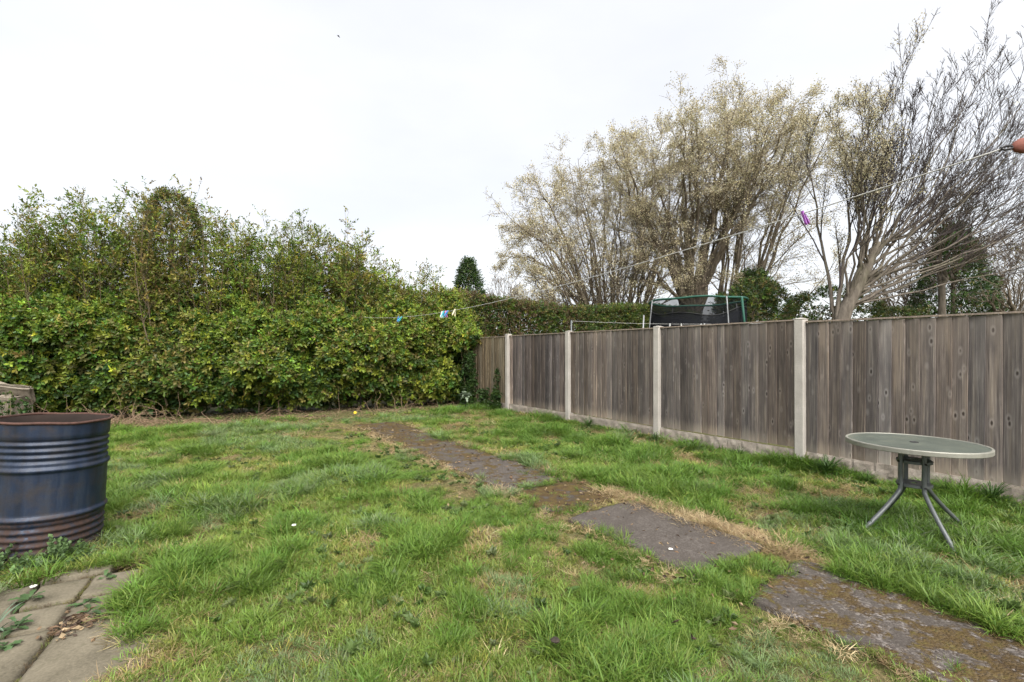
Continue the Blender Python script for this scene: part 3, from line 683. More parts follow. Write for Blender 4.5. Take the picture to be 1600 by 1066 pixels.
def tree(name, label, cat, base, limbs, bark, twigm, levels, seed, catk=None, catn=0, trunk=None, tw_min=0.0035, group=None, wob0=0.05):
    """limbs: list of (control points relative to base, base radius). levels: list of dicts for grow/children"""
    rng = np.random.default_rng(seed); root = empty(name, tuple(base)); tag(root, label, cat, group)
    A = Acc(); K0 = 14; Ps = []; Rs = []; Ls = []
    for pts, r0 in limbs:
        p = smooth_pts(pts, K0); p[1:] += rng.normal(size=(K0-1, 3))*wob0; ln = np.linalg.norm(np.diff(p, axis=0), axis=1).sum()
        Ps.append(p); Rs.append(r0*(1-.90*np.linspace(0, 1, K0)**.75)); Ls.append(ln)
    P, Rd, Ln = np.array(Ps), np.array(Rs), np.array(Ls)
    V, F = tubes(P, Rd, 9); A.add(V, F)
    if trunk is not None: A.add(*tube1(smooth_pts(trunk[0], 16), np.interp(np.linspace(0, 1, 16), np.linspace(0, 1, len(trunk[1])), trunk[1]), 12))
    link('trunk', A.build('trunk', True), bark, root)
    B = Acc(); last = None; allP = []
    for li, lv in enumerate(levels):
        st, d, ln, r0 = children(P, Ln, Rd, lv['m'], rng, lv.get('ang', (25, 50)), lv.get('ratio', (.35, .6)), lv.get('t0', .2), 1.0, lv.get('rr', .55), lv.get('up', 0.0))
        K = lv['K']; P = grow(st, d, ln, K, rng, lv.get('trop', .1), lv.get('wob', .12), lv.get('tdir', (0, 0, 1))); r0 = np.maximum(r0, tw_min*1.3); Rd = np.maximum(taper(r0, K, .35), tw_min); Ln = ln
        V, F = tubes(P, Rd, lv.get('ns', 4)); B.add(V, F); allP.append(P)
    link('branches', B.build('branches', True), twigm, root)['kind'] = 'stuff'
    if catn:
        Q = np.concatenate([p.reshape(-1, 3) for p in allP[-2:]]); w = np.ones(len(Q)) if catk.get('w') is None else catk['w'](Q)
        Q = Q[rng.choice(len(Q), catn, p=w/w.sum())]+rng.normal(size=(catn, 3))*.04
        tv, tf = catk['tpl']; C = catk['col'](catn, rng); A = Acc(); A.add(*stamp(tv, tf, Q, rotmats(catn, rng, np.tile([0, 0, .6], (catn, 1)), 1.0), rng.uniform(.6, 1.3, catn)*catk['s'], C))
        link(catk.get('name', 'catkins'), A.build('catkins'), M['catkin'], root)['kind'] = 'stuff'
    return root
def catkin_tpl(n=5):
    rng = np.random.default_rng(3); V = []; F = []
    for i in range(n):
        c = rng.normal(size=3)*.045; d = nrm(rng.normal(size=(1, 3))+np.array([[0, 0, .6]]))[0]; l = rng.uniform(.035, .06); w = .013; k = len(V)
        s1 = nrm(np.cross(d, nrm(rng.normal(size=(1, 3)))[0])[None])[0]; s2 = np.cross(d, s1)
        V += [c, c+d*l*.5+s1*w+s2*w*.4, c+d*l*.5-s1*w+s2*w*.4, c+d*l]; F += [[k, k+1, k+2], [k+3, k+2, k+1]]
    return np.array(V), [np.array(F)]
CAT = catkin_tpl()
def cat_col(n, rng):
    c = np.array([[.52, .46, .31], [.45, .39, .25], [.60, .55, .40], [.36, .31, .19], [.44, .42, .25]])[rng.integers(5, size=n)]
    return c*np.exp(rng.normal(size=(n, 1))*.2)

# goat willow on the left: many stems from one stool, low spreading crown
def dome_limbs(rng, n, x0, x1, prof, depth, start, r, low=.25):
    """limb curves that end on a dome: prof(x) gives its height over the offset x"""
    out = []
    for i in range(n):
        x = x0+(x1-x0)*((i+rng.uniform(.1, .9))/n); y = rng.uniform(-1, 1)*depth; q = rng.uniform(.90, 1.0) if rng.random() > low else rng.uniform(.45, .75); h = prof(x)*q*(1-.12*(y/depth)**2)
        s = np.array(start(i, x)); f = s+np.array([(x-s[0])*.18, (y-s[1])*.2, (h-s[2])*.28]); g = s+np.array([(x-s[0])*.58, (y-s[1])*.6, (h-s[2])*.66])+rng.normal(size=3)*.22
        out.append(([s, f, g, np.array([x, y, h])], r*rng.uniform(.75, 1.2)))
    return out
def willow_left():
    rng = np.random.default_rng(101); b = np.array([4.15, 19.0, 0.0])
    prof = lambda x: float(np.interp(x, [-4.6, -4.2, -3.4, -2.4, -1.2, .3, 2, 4], [4.7, 5.9, 7.6, 9.0, 9.9, 10.5, 10.5, 9.6]))
    limbs = dome_limbs(rng, 38, -4.3, 3.4, lambda x: prof(x)*.97, 2.4, lambda i, x: (np.clip(x*.16, -.6, .6)+rng.normal()*.12, rng.normal()*.2, 0), .085)
    limbs.append(([(-.5, -.2, 0), (-.75, -.3, 1.6), (-1.3, -.4, 3.2), (-2.3, -.6, 5.0), (-3.9, -.8, 6.2)], .17)); limbs.append(([(-.6, .1, 0), (-.95, 0, 2.4), (-1.5, 0, 4.6), (-2.4, 0, 6.8), (-3.0, 0, 7.8)], .15)); limbs.append(([(-.9, -.3, 2.2), (-1.6, -.8, 3.4), (-2.6, -1.2, 4.0), (-3.8, -1.4, 4.1)], .07)); limbs.append(([(-1.2, -.3, 3.0), (-2.2, .3, 4.4), (-3.4, .5, 5.2), (-4.3, .5, 5.3)], .07))
    tree('goat_willow', 'multi-stemmed goat willow in catkin rising behind the clipped hedge', 'tree', b, limbs, M['bark'], M['twig'],
         [dict(m=9, K=7, ns=5, ang=(18, 55), ratio=(.18, .36), trop=.0, wob=.11, up=.0, t0=.28, rr=.5), dict(m=8, K=5, ns=4, ang=(18, 50), ratio=(.3, .55), trop=-.02, wob=.16, rr=.5), dict(m=3, K=3, ns=3, ang=(25, 60), ratio=(.4, .7), trop=.02, wob=.15)],
         102, dict(tpl=CAT, col=cat_col, s=1.25, w=lambda Q: np.clip((np.linalg.norm(Q, axis=1)-2.2)/5.0, .06, 1)), 15500, tw_min=.0040)
def willow_mid():
    rng = np.random.default_rng(111); b = np.array([7.15, 18.6, 0.0])
    trunk = ([(0, 0, -.1), (0, 0, 1.2), (.05, 0, 2.3), (0, 0, 2.9)], [.36, .30, .29, .25]); prof = lambda x: float(np.interp(x, [-4, -3, -1.5, 0, 2, 3.5, 5, 5.8], [8.6, 9.9, 10.7, 11.0, 11.0, 11.0, 10.5, 8.9]))
    limbs = dome_limbs(rng, 28, -3.6, 3.8, prof, 2.5, lambda i, x: (np.clip(x*.05, -.15, .15), 0, 2.5), .12)
    limbs += dome_limbs(rng, 18, 1.2, 5.4, prof, 2.2, lambda i, x: (1.5+np.clip((x-3)*.2, -.4, .6), .4, 0), .105)
    tree('goat_willow', 'tall goat willow in catkin with forked trunk behind the trampoline', 'tree', b, limbs, M['bark'], M['twig'],
         [dict(m=9, K=7, ns=5, ang=(18, 55), ratio=(.16, .34), trop=.0, wob=.11, up=.0, t0=.38, rr=.5), dict(m=8, K=5, ns=4, ang=(18, 50), ratio=(.3, .55), trop=-.02, wob=.16, rr=.5), dict(m=3, K=3, ns=3, ang=(25, 60), ratio=(.4, .7), trop=.02, wob=.15)],
         112, dict(tpl=CAT, col=cat_col, s=1.3, w=lambda Q: np.clip((np.linalg.norm(Q-[1, 0, 0], axis=1)-3.2)/5.5, .06, 1)), 20000, trunk, tw_min=.0040)
def bare_tree():
    rng = np.random.default_rng(121); b = np.array([8.15, 12.0, 0.0])
    T = [(0, 0, -.1), (.12, 0, 1.2), (.35, 0, 2.3), (.85, 0, 3.3), (1.22, 0, 4.1)]; trunk = (T, [.23, .19, .165, .13, .07]); limbs = []
    limbs.append(([(.05, 0, 1.0), (.2, .05, 2.4), (.45, .1, 4.0), (.6, .15, 5.2), (.7, .15, 6.3)], .075))
    limbs.append(([(.35, 0, 2.3), (.75, -.2, 4.0), (1.0, -.3, 5.6), (1.1, -.3, 7.2)], .06)); limbs.append(([(.2, 0, 1.6), (.15, .3, 3.4), (-.1, .5, 5.4), (-.3, .6, 7.0)], .06))
    dome = np.array([[-.4, 8.2], [.6, 8.9], [1.7, 9.4], [3.3, 9.7], [4.95, 9.3], [6.6, 8.2], [7.4, 6.6], [7.6, 5.2]]); seg = np.r_[0, np.cumsum(np.linalg.norm(np.diff(dome, axis=0), axis=1))]
    n = 38
    for i in range(n):
        q = seg[-1]*(i+rng.uniform(.1, .9))/n; e = np.array([np.interp(q, seg, dome[:, 0]), rng.uniform(-1.6, 1.4), np.interp(q, seg, dome[:, 1])])*[.96, 1, .885]*rng.uniform(.82, .98); e[2] = max(e[2], 2.6)
        zz = rng.uniform(2.3, 4.0) if i < n*.75 else rng.uniform(2.0, 3.4); s = np.array([np.interp(zz, [2.0, 2.3, 3.3, 4.1], [.28, .35, .85, 1.22]), 0, zz]); d = e-s; j = rng.normal(size=3)*.16
        flat = np.array([1.12, 1, .9]) if i > n*.3 else np.array([.9, 1, 1.05])
        limbs.append(([s, s+d*.22*flat, s+d*.58*np.array([1.06, 1, .95])+j, e], rng.uniform(.030, .050)))
    def w(Q): return np.clip(1.15-Q[:, 0]*.8, .0, 1)**2+0.003
    tree('bare_willow', 'leaning pale-barked tree fanning out bare dark twigs above the fence', 'tree', b, limbs, M['bark_pale'], M['twig_dark'],
         [dict(m=7, K=8, ns=5, ang=(10, 32), ratio=(.24, .48), rr=.60, trop=.06, wob=.07, up=.25, t0=.25), dict(m=8, K=6, ns=4, ang=(14, 38), ratio=(.3, .55), trop=.09, wob=.09, up=.25, rr=.6), dict(m=4, K=3, ns=3, ang=(18, 45), ratio=(.3, .55), trop=.08, wob=.12)],
         122, dict(tpl=CAT, col=cat_col, s=.95, w=w), 2600, trunk, tw_min=.0040, wob0=.035)
willow_left(); willow_mid(); bare_tree()

def bare_far(name, label, b, h, w, seed, n=9, bark='bark', twig='twig', m=(8, 7, 4), fork=.25, tw=.006, r=.12, trop=.08):
    rng = np.random.default_rng(seed); limbs = []
    for i in range(n):
        az = i*2.4+rng.uniform(-.4, .4); q = rng.uniform(.3, 1.0); o = np.array([math.cos(az), math.sin(az), 0])*w*q; f = np.array([0, 0, h*fork]); hh = h*(1-.35*q*q)
        limbs.append(([f, f+o*.25+[0, 0, (hh-h*fork)*.3], f+o*.6+[0, 0, (hh-h*fork)*.62], o+[0, 0, hh]], r*.5))
    tree(name, label, 'tree', b, limbs, M[bark], M[twig], [dict(m=m[0], K=6, ns=4, ratio=(.3, .55), trop=trop, up=.2), dict(m=m[1], K=5, ns=3, ratio=(.35, .6), trop=trop), dict(m=m[2], K=3, ns=3, ratio=(.4, .7), trop=trop)],
         seed+1, trunk=([(0, 0, -.1), (0.02, 0, h*fork*.5), (0, 0, h*fork+.1)], [r, r*.85, r*.7]), tw_min=tw)
bare_far('bare_tree', 'small distant leafless tree above the clipped hedge beside the dark conifer', (-.75, 34, 0), 7.0, 1.7, 201, m=(7, 5, 3), tw=.008)
bare_far('bare_tree', 'vase-shaped leafless tree behind the leaning pale trunk', (15.2, 18, 0), 5.4, 1.5, 211, n=12, m=(8, 6, 3), twig='twig')
bare_far('bare_tree', 'reddish leafless thicket tree beside the evergreen over the fence end', (19.6, 18.5, 0), 5.9, 2.2, 221, n=13, m=(9, 7, 4), fork=.12)
bare_far('bare_tree', 'thin young tree with a straight pale trunk over the fence', (11.9, 13, 0), 5.8, 1.1, 231, n=7, m=(6, 6, 3), fork=.55, bark='bark_pale', r=.11)
bare_far('bare_tree', 'low gnarled tree stump with crooked shoots beyond the fence end', (16.3, 15, 0), 3.6, 1.6, 241, n=7, m=(5, 5, 3), fork=.5, r=.3)
bare_far('bare_tree', 'leafless bush between the two goat willows above the clipped hedge', (1.6, 22, 0), 4.3, 1.2, 251, n=8, m=(6, 5, 3), fork=.2)

# ------------------------------------------------------------------ evergreen masses beyond the fence
def evergreen(name, label, b, h, rx, ry, seed, n, shape='cone', w=(1, .6, .1, 0, 2.5, .2, .6), s=1.6, z0=.1, cat='tree', tpl=None, trunk=True, v=.35, dens=0.42):
    rng = np.random.default_rng(seed); root = empty(name, tuple(b)); tag(root, label, cat)
    m = n*3; z = z0+(1-z0)*rng.random(m)**.9; az = rng.random(m)*2*np.pi
    prof = (1-z)**.75+.06 if shape == 'cone' else np.interp(z, [0, .5, .82, .95, 1], [1, .97, .66, .46, .2])*(1+.5*(rng.random(m) < .06)) if shape == 'column' else np.sqrt(np.clip(1-(np.abs(z-.48)/.54)**2.2, .02, 1))
    rr = prof*(0.55+.45*rng.random(m)**.4)*(0.78+.44*fbm(np.cos(az)*1.5+seed, np.sin(az)*1.5, z*4, seed, 1.6))
    P = np.stack([np.cos(az)*rr*rx, np.sin(az)*rr*ry, z*h], -1); keep = fbm(P[:, 0], P[:, 1], P[:, 2], seed+3, 1.9) > dens; P = P[keep][:n]
    up = np.stack([P[:, 0]/rx, P[:, 1]/ry, np.full(len(P), .35)], -1)
    if trunk:
        link('trunk', Acc().add(*tube1([(0, 0, -.1), (0, 0, h*.4), (0, 0, h*.93)], np.array([.14, .10, .03])*max(.6, h/6), 8)).build('trunk', True), M['bark'], root)
        st = np.zeros((40, 3)); st[:, 2] = rng.uniform(.15, .85, 40)*h; a = rng.random(40)*6.28
        B = grow(st, np.stack([np.cos(a), np.sin(a), .4+0*a], -1), (1-st[:, 2]/h)*rx*.95+.1, 5, rng, .05, .1); link('branches', Acc().add(*tubes(B, taper(np.full(40, .02), 5), 4)).build('branches', True), M['bark'], root)['kind'] = 'stuff'
    leaves('crown', tpl or SPRIG, P, nrm(up), .8, rng.uniform(.7, 1.3, len(P))*s, tints(len(P), rng, w, v), rng, root)
evergreen('conifer', 'dark conifer standing alone beyond the low end of the hedge', (-2.80, 30, 0), 7.0, 1.7, 1.5, 301, 4200, w=(.3, 0, 0, 0, 3, .3, .5), s=2.6, tpl=SPRIG_S, dens=.3)
evergreen('conifer', 'dark green conifer behind the thin pale trunk over the fence', (15.8, 16.8, 0), 5.7, 1.75, 1.6, 311, 5200, w=(1, .2, 0, 0, 3, .2, .8), s=1.9, tpl=SPRIG_S, dens=.3)
evergreen('ivy_tree', 'dark ivy-clad evergreen bush right of the trampoline', (7.6, 14.8, 0), 3.5, 1.35, 1.0, 321, 4200, 'round', w=(1, 1, .5, .1, 1.4, 2.2, .4), s=.95, dens=.50)
evergreen('ivy_tree', 'dull green ivy thicket at the foot of the leaning pale tree', (10.4, 15.2, 0), 3.3, 1.9, 1.1, 331, 4800, 'round', w=(1, 1, .5, .1, 1.4, 2.2, .4), s=.95, dens=.50)
evergreen('evergreen_bush', 'low glossy evergreen bush under the vase-shaped bare tree', (13.3, 15.6, 0), 2.7, 1.9, 1.0, 341, 3600, 'round', w=(1, 1, .5, .1, 1.4, 2.2, .4), s=.95, dens=.50, cat='bush')
evergreen('ivy_tree', 'ivy-covered trunk between the goat willows and the leaning tree', (9.0, 17.6, 0), 4.2, .8, .7, 351, 2600, 'round', w=(1, .3, .1, 0, 3, .4, .4), s=1.3)

# ------------------------------------------------------------------ clipped hedge beyond the fence
def clipped_hedge():
    rng = np.random.default_rng(401); a = np.array([-2.0, 12.6]); d = np.array([.885, .465]); nn = np.array([-.465, .885]); Lh = 10.2; h = 2.72
    root = empty('clipped_hedge', (a[0], a[1], 0)); tag(root, 'long clipped hedge with flat brownish top behind the far fence panels', 'hedge')
    n = 22000; s = rng.random(n)*Lh; face = rng.random(n); top = face < .42
    y = np.where(top, rng.random(n)*1.3, rng.random(n)**2*.25); z = np.where(top, h-rng.random(n)**2*.2, .9+rng.random(n)*(h-.9))
    lump = fbm(s, z, y, 5, 1.2)-.5; z = z+np.where(top, lump*.32, 0)+.10*np.sin(s*.9+1); y = y-np.where(top, 0, lump*.4)
    P = np.stack([d[0]*s+nn[0]*y, d[1]*s+nn[1]*y, z], -1); up = np.where(top[:, None], [[0, -.2, 1]], [[-nn[0], -nn[1], .5]])
    g = fbm(s, z, 0, 9, .9); C = tints(n, rng, (1, 1.4, .9, .3, 1.2, 2.2, .3), .3); br = (g+rng.normal(size=n)*.08 > .56)[:, None]; C = np.where(br & (rng.random((n, 1)) < .6), np.array([.125, .085, .045])*np.exp(rng.normal(size=(n, 1))*.25), C)
    nb = 3000; s = rng.random(nb)*Lh; y = rng.uniform(.25, 1.1, nb); P = np.vstack([P, np.stack([d[0]*s+nn[0]*y, d[1]*s+nn[1]*y, rng.uniform(.8, h-.15, nb)], -1)]); up = np.vstack([up, np.tile([0, -.5, .5], (nb, 1))]); C = np.vstack([C, tints(nb, rng, (1, 1, .4, .1, 1.5, 1.5, .3), .3)])
    leaves('foliage', SPRIG_S, P, nrm(up), .8, np.r_[rng.uniform(.9, 1.4, n)*1.2, rng.uniform(2.0, 3.0, nb)], C, rng, root)
    m = 260; s = rng.random(m)*Lh; st = np.stack([d[0]*s+nn[0]*.65, d[1]*s+nn[1]*.65, 0*s], -1)
    B = grow(st, rng.normal(size=(m, 3))*.22+[0, 0, 1], np.full(m, 2.5), 7, rng, .05, .1); link('stems', Acc().add(*tubes(B, taper(np.full(m, .018), 7), 4)).build('stems'), M['stem'], root)['kind'] = 'stuff'
clipped_hedge()

# ------------------------------------------------------------------ overgrown hedge of shrubs at the end of the garden
CX = np.array([-140, -60, 0, 60, 120, 200, 235, 265, 330, 380, 430, 470, 540, 600, 640, 690, 735, 760])
CT = np.array([3.7, 3.5, 3.35, 3.95, 4.2, 4.25, 4.45, 4.15, 4.1, 3.9, 3.9, 3.65, 3.85, 3.35, 3.0, 2.95, 2.4, 2.2])
def col_of(s):                                          # photo column of a place along the hedge, only used to shape its skyline
    p = hedge_xy(s, .8); return 800+733*p[..., 0]/p[..., 1]
SHR = [(-400.0, -40, 'privet shrub at the hedge end above the broken slabs', 0), (-40, 212, 'tall loose privet with leaves against the sky behind the drum', 0), (212, 328, 'shrub crowded round the dark column in the hedge', 1),
       (328, 492, 'thin privet with many upright stems between the dark column and the bushier shrub', 0), (492, 632, 'bushy olive-green privet behind the far end of the washing line', 2), (632, 800, 'low rounded yellow-green shrub next to the ivy and fence', 3)]
WT = [(1.3, 1.6, 1.0, .45, .8, .5, .6), (.9, .9, .8, .3, 1.0, 2.0, .3), (1.1, 1.3, 1.2, .5, .8, 1.3, .3), (1.0, 1.4, 1.6, .9, .8, .9, .2)]
def overgrown_hedge():
    rng = np.random.default_rng(501)
    # --- dense lower mass
    n = 56000; s = 2.0+rng.random(n)*(HLEN-2.0); colx = col_of(s); Hd = 2.1+2.4*(fbm(s, 0, 0, 3, 1.1)-.5)+.5*rng.exponential(.5, n)*(rng.random(n) < .35)+np.interp(colx, [0, 300, 740], [0, -.05, .25])
    Hd = np.minimum(Hd, np.interp(colx, CX, CT)*.86); z = .12+(Hd+.25-.12)*rng.random(n)**.9
    ex = rng.random(n) < .20; zt = np.interp(colx, CX, CT)*.93; z = np.where(ex, 1.9+(zt-1.9)*rng.random(n)**1.5, z); ex &= zt > 2.1
    lump = fbm(s, z, 0, 21, 1.15)-.5; lump2 = fbm(s, z, 0, 22, 3.2)-.5
    front = np.interp(z, [0, .25, .55, 1.0, 1.7, 2.2, 2.6], [.62, .40, .08, -.10, .02, .26, .60])-lump*1.25-lump2*.45
    d = np.where(ex, rng.uniform(.35, 1.3, n), front+rng.exponential(.20, n)); cut = fbm(s, z, d, 31, 2.3)-np.where(ex, .07, 0); keep = (cut > .38) & (d < 2.2) & ((z > .30) | (rng.random(n) < .5))
    s, z, d, colx, lump = s[keep], z[keep], d[keep], colx[keep], lump[keep]; xy = hedge_xy(s, d); P = np.c_[xy, z]; nrmv = np.c_[hedge_xy(s, d-.1)-xy, np.zeros(len(s))]
    up = nrm(nrmv*10+np.array([0, 0, .55])); jit = colx+rng.normal(size=len(s))*10; n = len(s)
    tone = fbm(s, z, 0, 41, .9); yel = fbm(s, z, 0, 43, 1.8)
    # --- upper sparse shoots
    ns = 400; ss = np.sort(rng.random(ns)*HLEN); cx = col_of(ss); top = np.interp(cx, CX, CT)*np.interp(cx, [0, 120, 640, 740], [.86, .95, .97, .97])*np.where(rng.random(ns) < .5, rng.uniform(.84, 1.04, ns), rng.uniform(.62, .86, ns)); dd = rng.uniform(.35, 1.5, ns)
    st = np.c_[hedge_xy(ss, dd), rng.uniform(.0, .4, ns)]; ln = (top-st[:, 2])*1.03
    S0 = grow(st, rng.normal(size=(ns, 3))*[.10, .10, 0]+[0, 0, 1], ln, 12, rng, .10, .05); R0 = taper(rng.uniform(.008, .021, ns), 12, .18)
    c_st, c_d, c_ln, c_r = children(S0, ln, R0, 8, rng, (18, 50), (.12, .26), .36, 1.0, .6, .25); S1 = grow(c_st, c_d, c_ln, 6, rng, .10, .10); R1 = np.maximum(taper(c_r, 6, .3), .0022); own1 = np.repeat(np.arange(ns), 8)
    g_st, g_d, g_ln, g_r = children(S1, c_ln, R1, 3, rng, (25, 55), (.4, .7), .2, 1.0, .6, .2); S2 = grow(g_st, g_d, g_ln, 4, rng, .10, .12); R2 = np.maximum(taper(g_r, 4, .4), .0018); own2 = np.repeat(own1, 3)
    q1 = np.concatenate([S1[:, 2:].reshape(-1, 3), S2[:, 1:].reshape(-1, 3)]); qo = np.concatenate([np.repeat(own1, 4), np.repeat(own2, 3)])
    lf = rng.random(len(q1)) < np.clip(1.40-.30*(q1[:, 2]-2.2)+1.4*(fbm(q1[:, 0], q1[:, 1], q1[:, 2], 77, 1.3)-.5), .12, .95)*np.where(np.interp(cx[qo], [0, 760], [0, 1]) > .6, 1.0, .85); q1, qo = q1[lf], qo[lf]
    for i, (c0, c1, label, k) in enumerate(SHR):
        mid_s = np.interp((max(c0, -200)+min(c1, 760))/2, np.r_[col_of(np.linspace(0, HLEN, 200))], np.linspace(0, HLEN, 200)); b = hedge_xy(np.array([mid_s]), np.array([.8]))[0]; base = np.array([b[0], b[1], 0])
        lo = -1e9 if i == 0 else c0; hi = 1e9 if i == 5 else (-40 if i == 0 else c1)
        root = empty('privet_shrub', tuple(base)); tag(root, label, 'shrub', 'shrubs of the overgrown hedge')
        a = (jit >= lo) & (jit < hi); C = tints(a.sum(), rng, WT[k], .30)
        yl = (yel[a]+rng.normal(size=a.sum())*.06 > .61)[:, None]; C = np.where(yl & (rng.random((a.sum(), 1)) < .45), np.array([.175, .200, .030])*np.exp(rng.normal(size=(a.sum(), 1))*.2), C)
        br = ((tone[a]+rng.normal(size=a.sum())*.06 > .58) & (P[a][:, 2] > .9))[:, None]; C = np.where(br & (rng.random((a.sum(), 1)) < .20), np.array([.130, .128, .048])*np.exp(rng.normal(size=(a.sum(), 1))*.25), C)
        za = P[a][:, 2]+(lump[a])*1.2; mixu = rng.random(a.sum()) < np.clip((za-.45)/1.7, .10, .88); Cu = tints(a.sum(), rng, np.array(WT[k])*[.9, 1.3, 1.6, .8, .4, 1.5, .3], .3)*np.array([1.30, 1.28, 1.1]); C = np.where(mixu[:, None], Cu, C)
        nb = int(900*(min(c1, 780)-max(c0, -420))/160)+500; sb = np.interp(rng.uniform(max(c0, -420), min(c1, 780), nb), col_of(np.linspace(0, HLEN, 200)), np.linspace(0, HLEN, 200)); Pb = np.c_[hedge_xy(sb, rng.uniform(.55, 1.5, nb)), rng.uniform(.05, 2.3, nb)]-base
        leaves('foliage', SPRIG, np.vstack([P[a]-base, Pb]), np.vstack([up[a], np.tile([0, -.5, .5], (nb, 1))]), .75, np.r_[rng.uniform(.80, 1.5, a.sum())*np.interp(P[a][:, 2], [.8, 2.6], [1.05, .72]), rng.uniform(1.5, 2.3, nb)], np.vstack([C*np.array([1.22, 1.24, 1.12]), tints(nb, rng, WT[k], .3)]), rng, root)
        m0 = (cx >= lo) & (cx < hi); B = Acc(); B.add(*tubes(S0[m0]-base, R0[m0], 5)); m1 = m0[own1]; B.add(*tubes(S1[m1]-base, R1[m1], 4)); m2 = m0[own2]; B.add(*tubes(S2[m2][:, ::3]-base, R2[m2][:, ::3], 3))
        link('stems', B.build('stems', True), M['stem'], root)['kind'] = 'stuff'
        u = m0[qo]; Q = q1[u]-base; C = tints(len(Q), rng, np.array(WT[k])*[.7, 1.2, 1.8, 1.3, .3, 2.2, .2], .3)*np.array([1.62, 1.42, 1.3])
        leaves('leafy_shoots', SPRIG_S, Q, np.tile([0, 0, .7], (len(Q), 1)), .9, rng.uniform(.95, 1.65, len(Q)), C, rng, root)
overgrown_hedge()
evergreen('columnar_conifer', 'tall dark brownish column of conifer rising out of the hedge', (-7.25, 10.0, 0), 4.65, .78, .60, 511, 6500, 'column', w=(.5, .8, .8, .2, .8, 5.0, .1), s=1.05, z0=.1, tpl=SPRIG_S, dens=.44)

# ivy at the end of the fence, ivy and weeds at its foot
def ivy(label, p0, u, wd, z0, z1, depth, n, seed, s=.8, w=(.25, 0, 0, 0, 3, 0, .25)):
    rng = np.random.default_rng(seed); root = empty('ivy', (p0[0], p0[1], 0)); tag(root, label, 'ivy'); u = np.asarray(u)/np.linalg.norm(u); q = np.array([u[1], -u[0]])
    a = (rng.random(n)-.5)*wd; z = z0+(z1-z0)*rng.random(n); keep = fbm(a+seed, z, 0, seed, 3.5) > .36; a, z = a[keep], z[keep]; d = depth*(rng.random(len(a))*.6+.7*fbm(a, z, 0, seed+1, 3))
    P = np.c_[u[0]*a+q[0]*d, u[1]*a+q[1]*d, z]; A = Acc(); put_sprigs(A, SPRIG_IVY, P, np.tile(nrm(np.array([[q[0], q[1], .15]])), (len(P), 1)), .7, rng.uniform(.6, 1.1, len(P))*s, tints(len(P), rng, w, .3), rng)
    link('foliage', A.build('foliage'), M['leaf'], root)['kind'] = 'stuff'
    m = 14; st = np.c_[u[0]*(rng.random(m)-.5)*wd*.8+q[0]*.03, u[1]*(rng.random(m)-.5)*wd*.8+q[1]*.03, np.full(m, z0)]
    B = grow(st, np.tile([0, 0, 1.], (m, 1)), np.full(m, (z1-z0)*.95), 8, rng, .2, .1); link('stems', Acc().add(*tubes(B, taper(np.full(m, .008), 8), 4)).build('stems'), M['stem'], root)['kind'] = 'stuff'
a = post_xy(3.72); ivy('thick dark ivy clothing the hidden end of the fence by the hedge', a-NF*.05, -E, 0.72, .05, 1.70, .26, 1500, 601)
a = post_xy(3.24); ivy('low dark ivy creeping up the foot of the greenish fence panel', a-NF*.04, -E, 0.8, .0, .42, .16, 520, 602)
a = post_xy(3.16); ivy('narrow ivy strand climbing the greenish fence panel', a-NF*.03, -E, 0.10, .1, .85, .04, 110, 603)

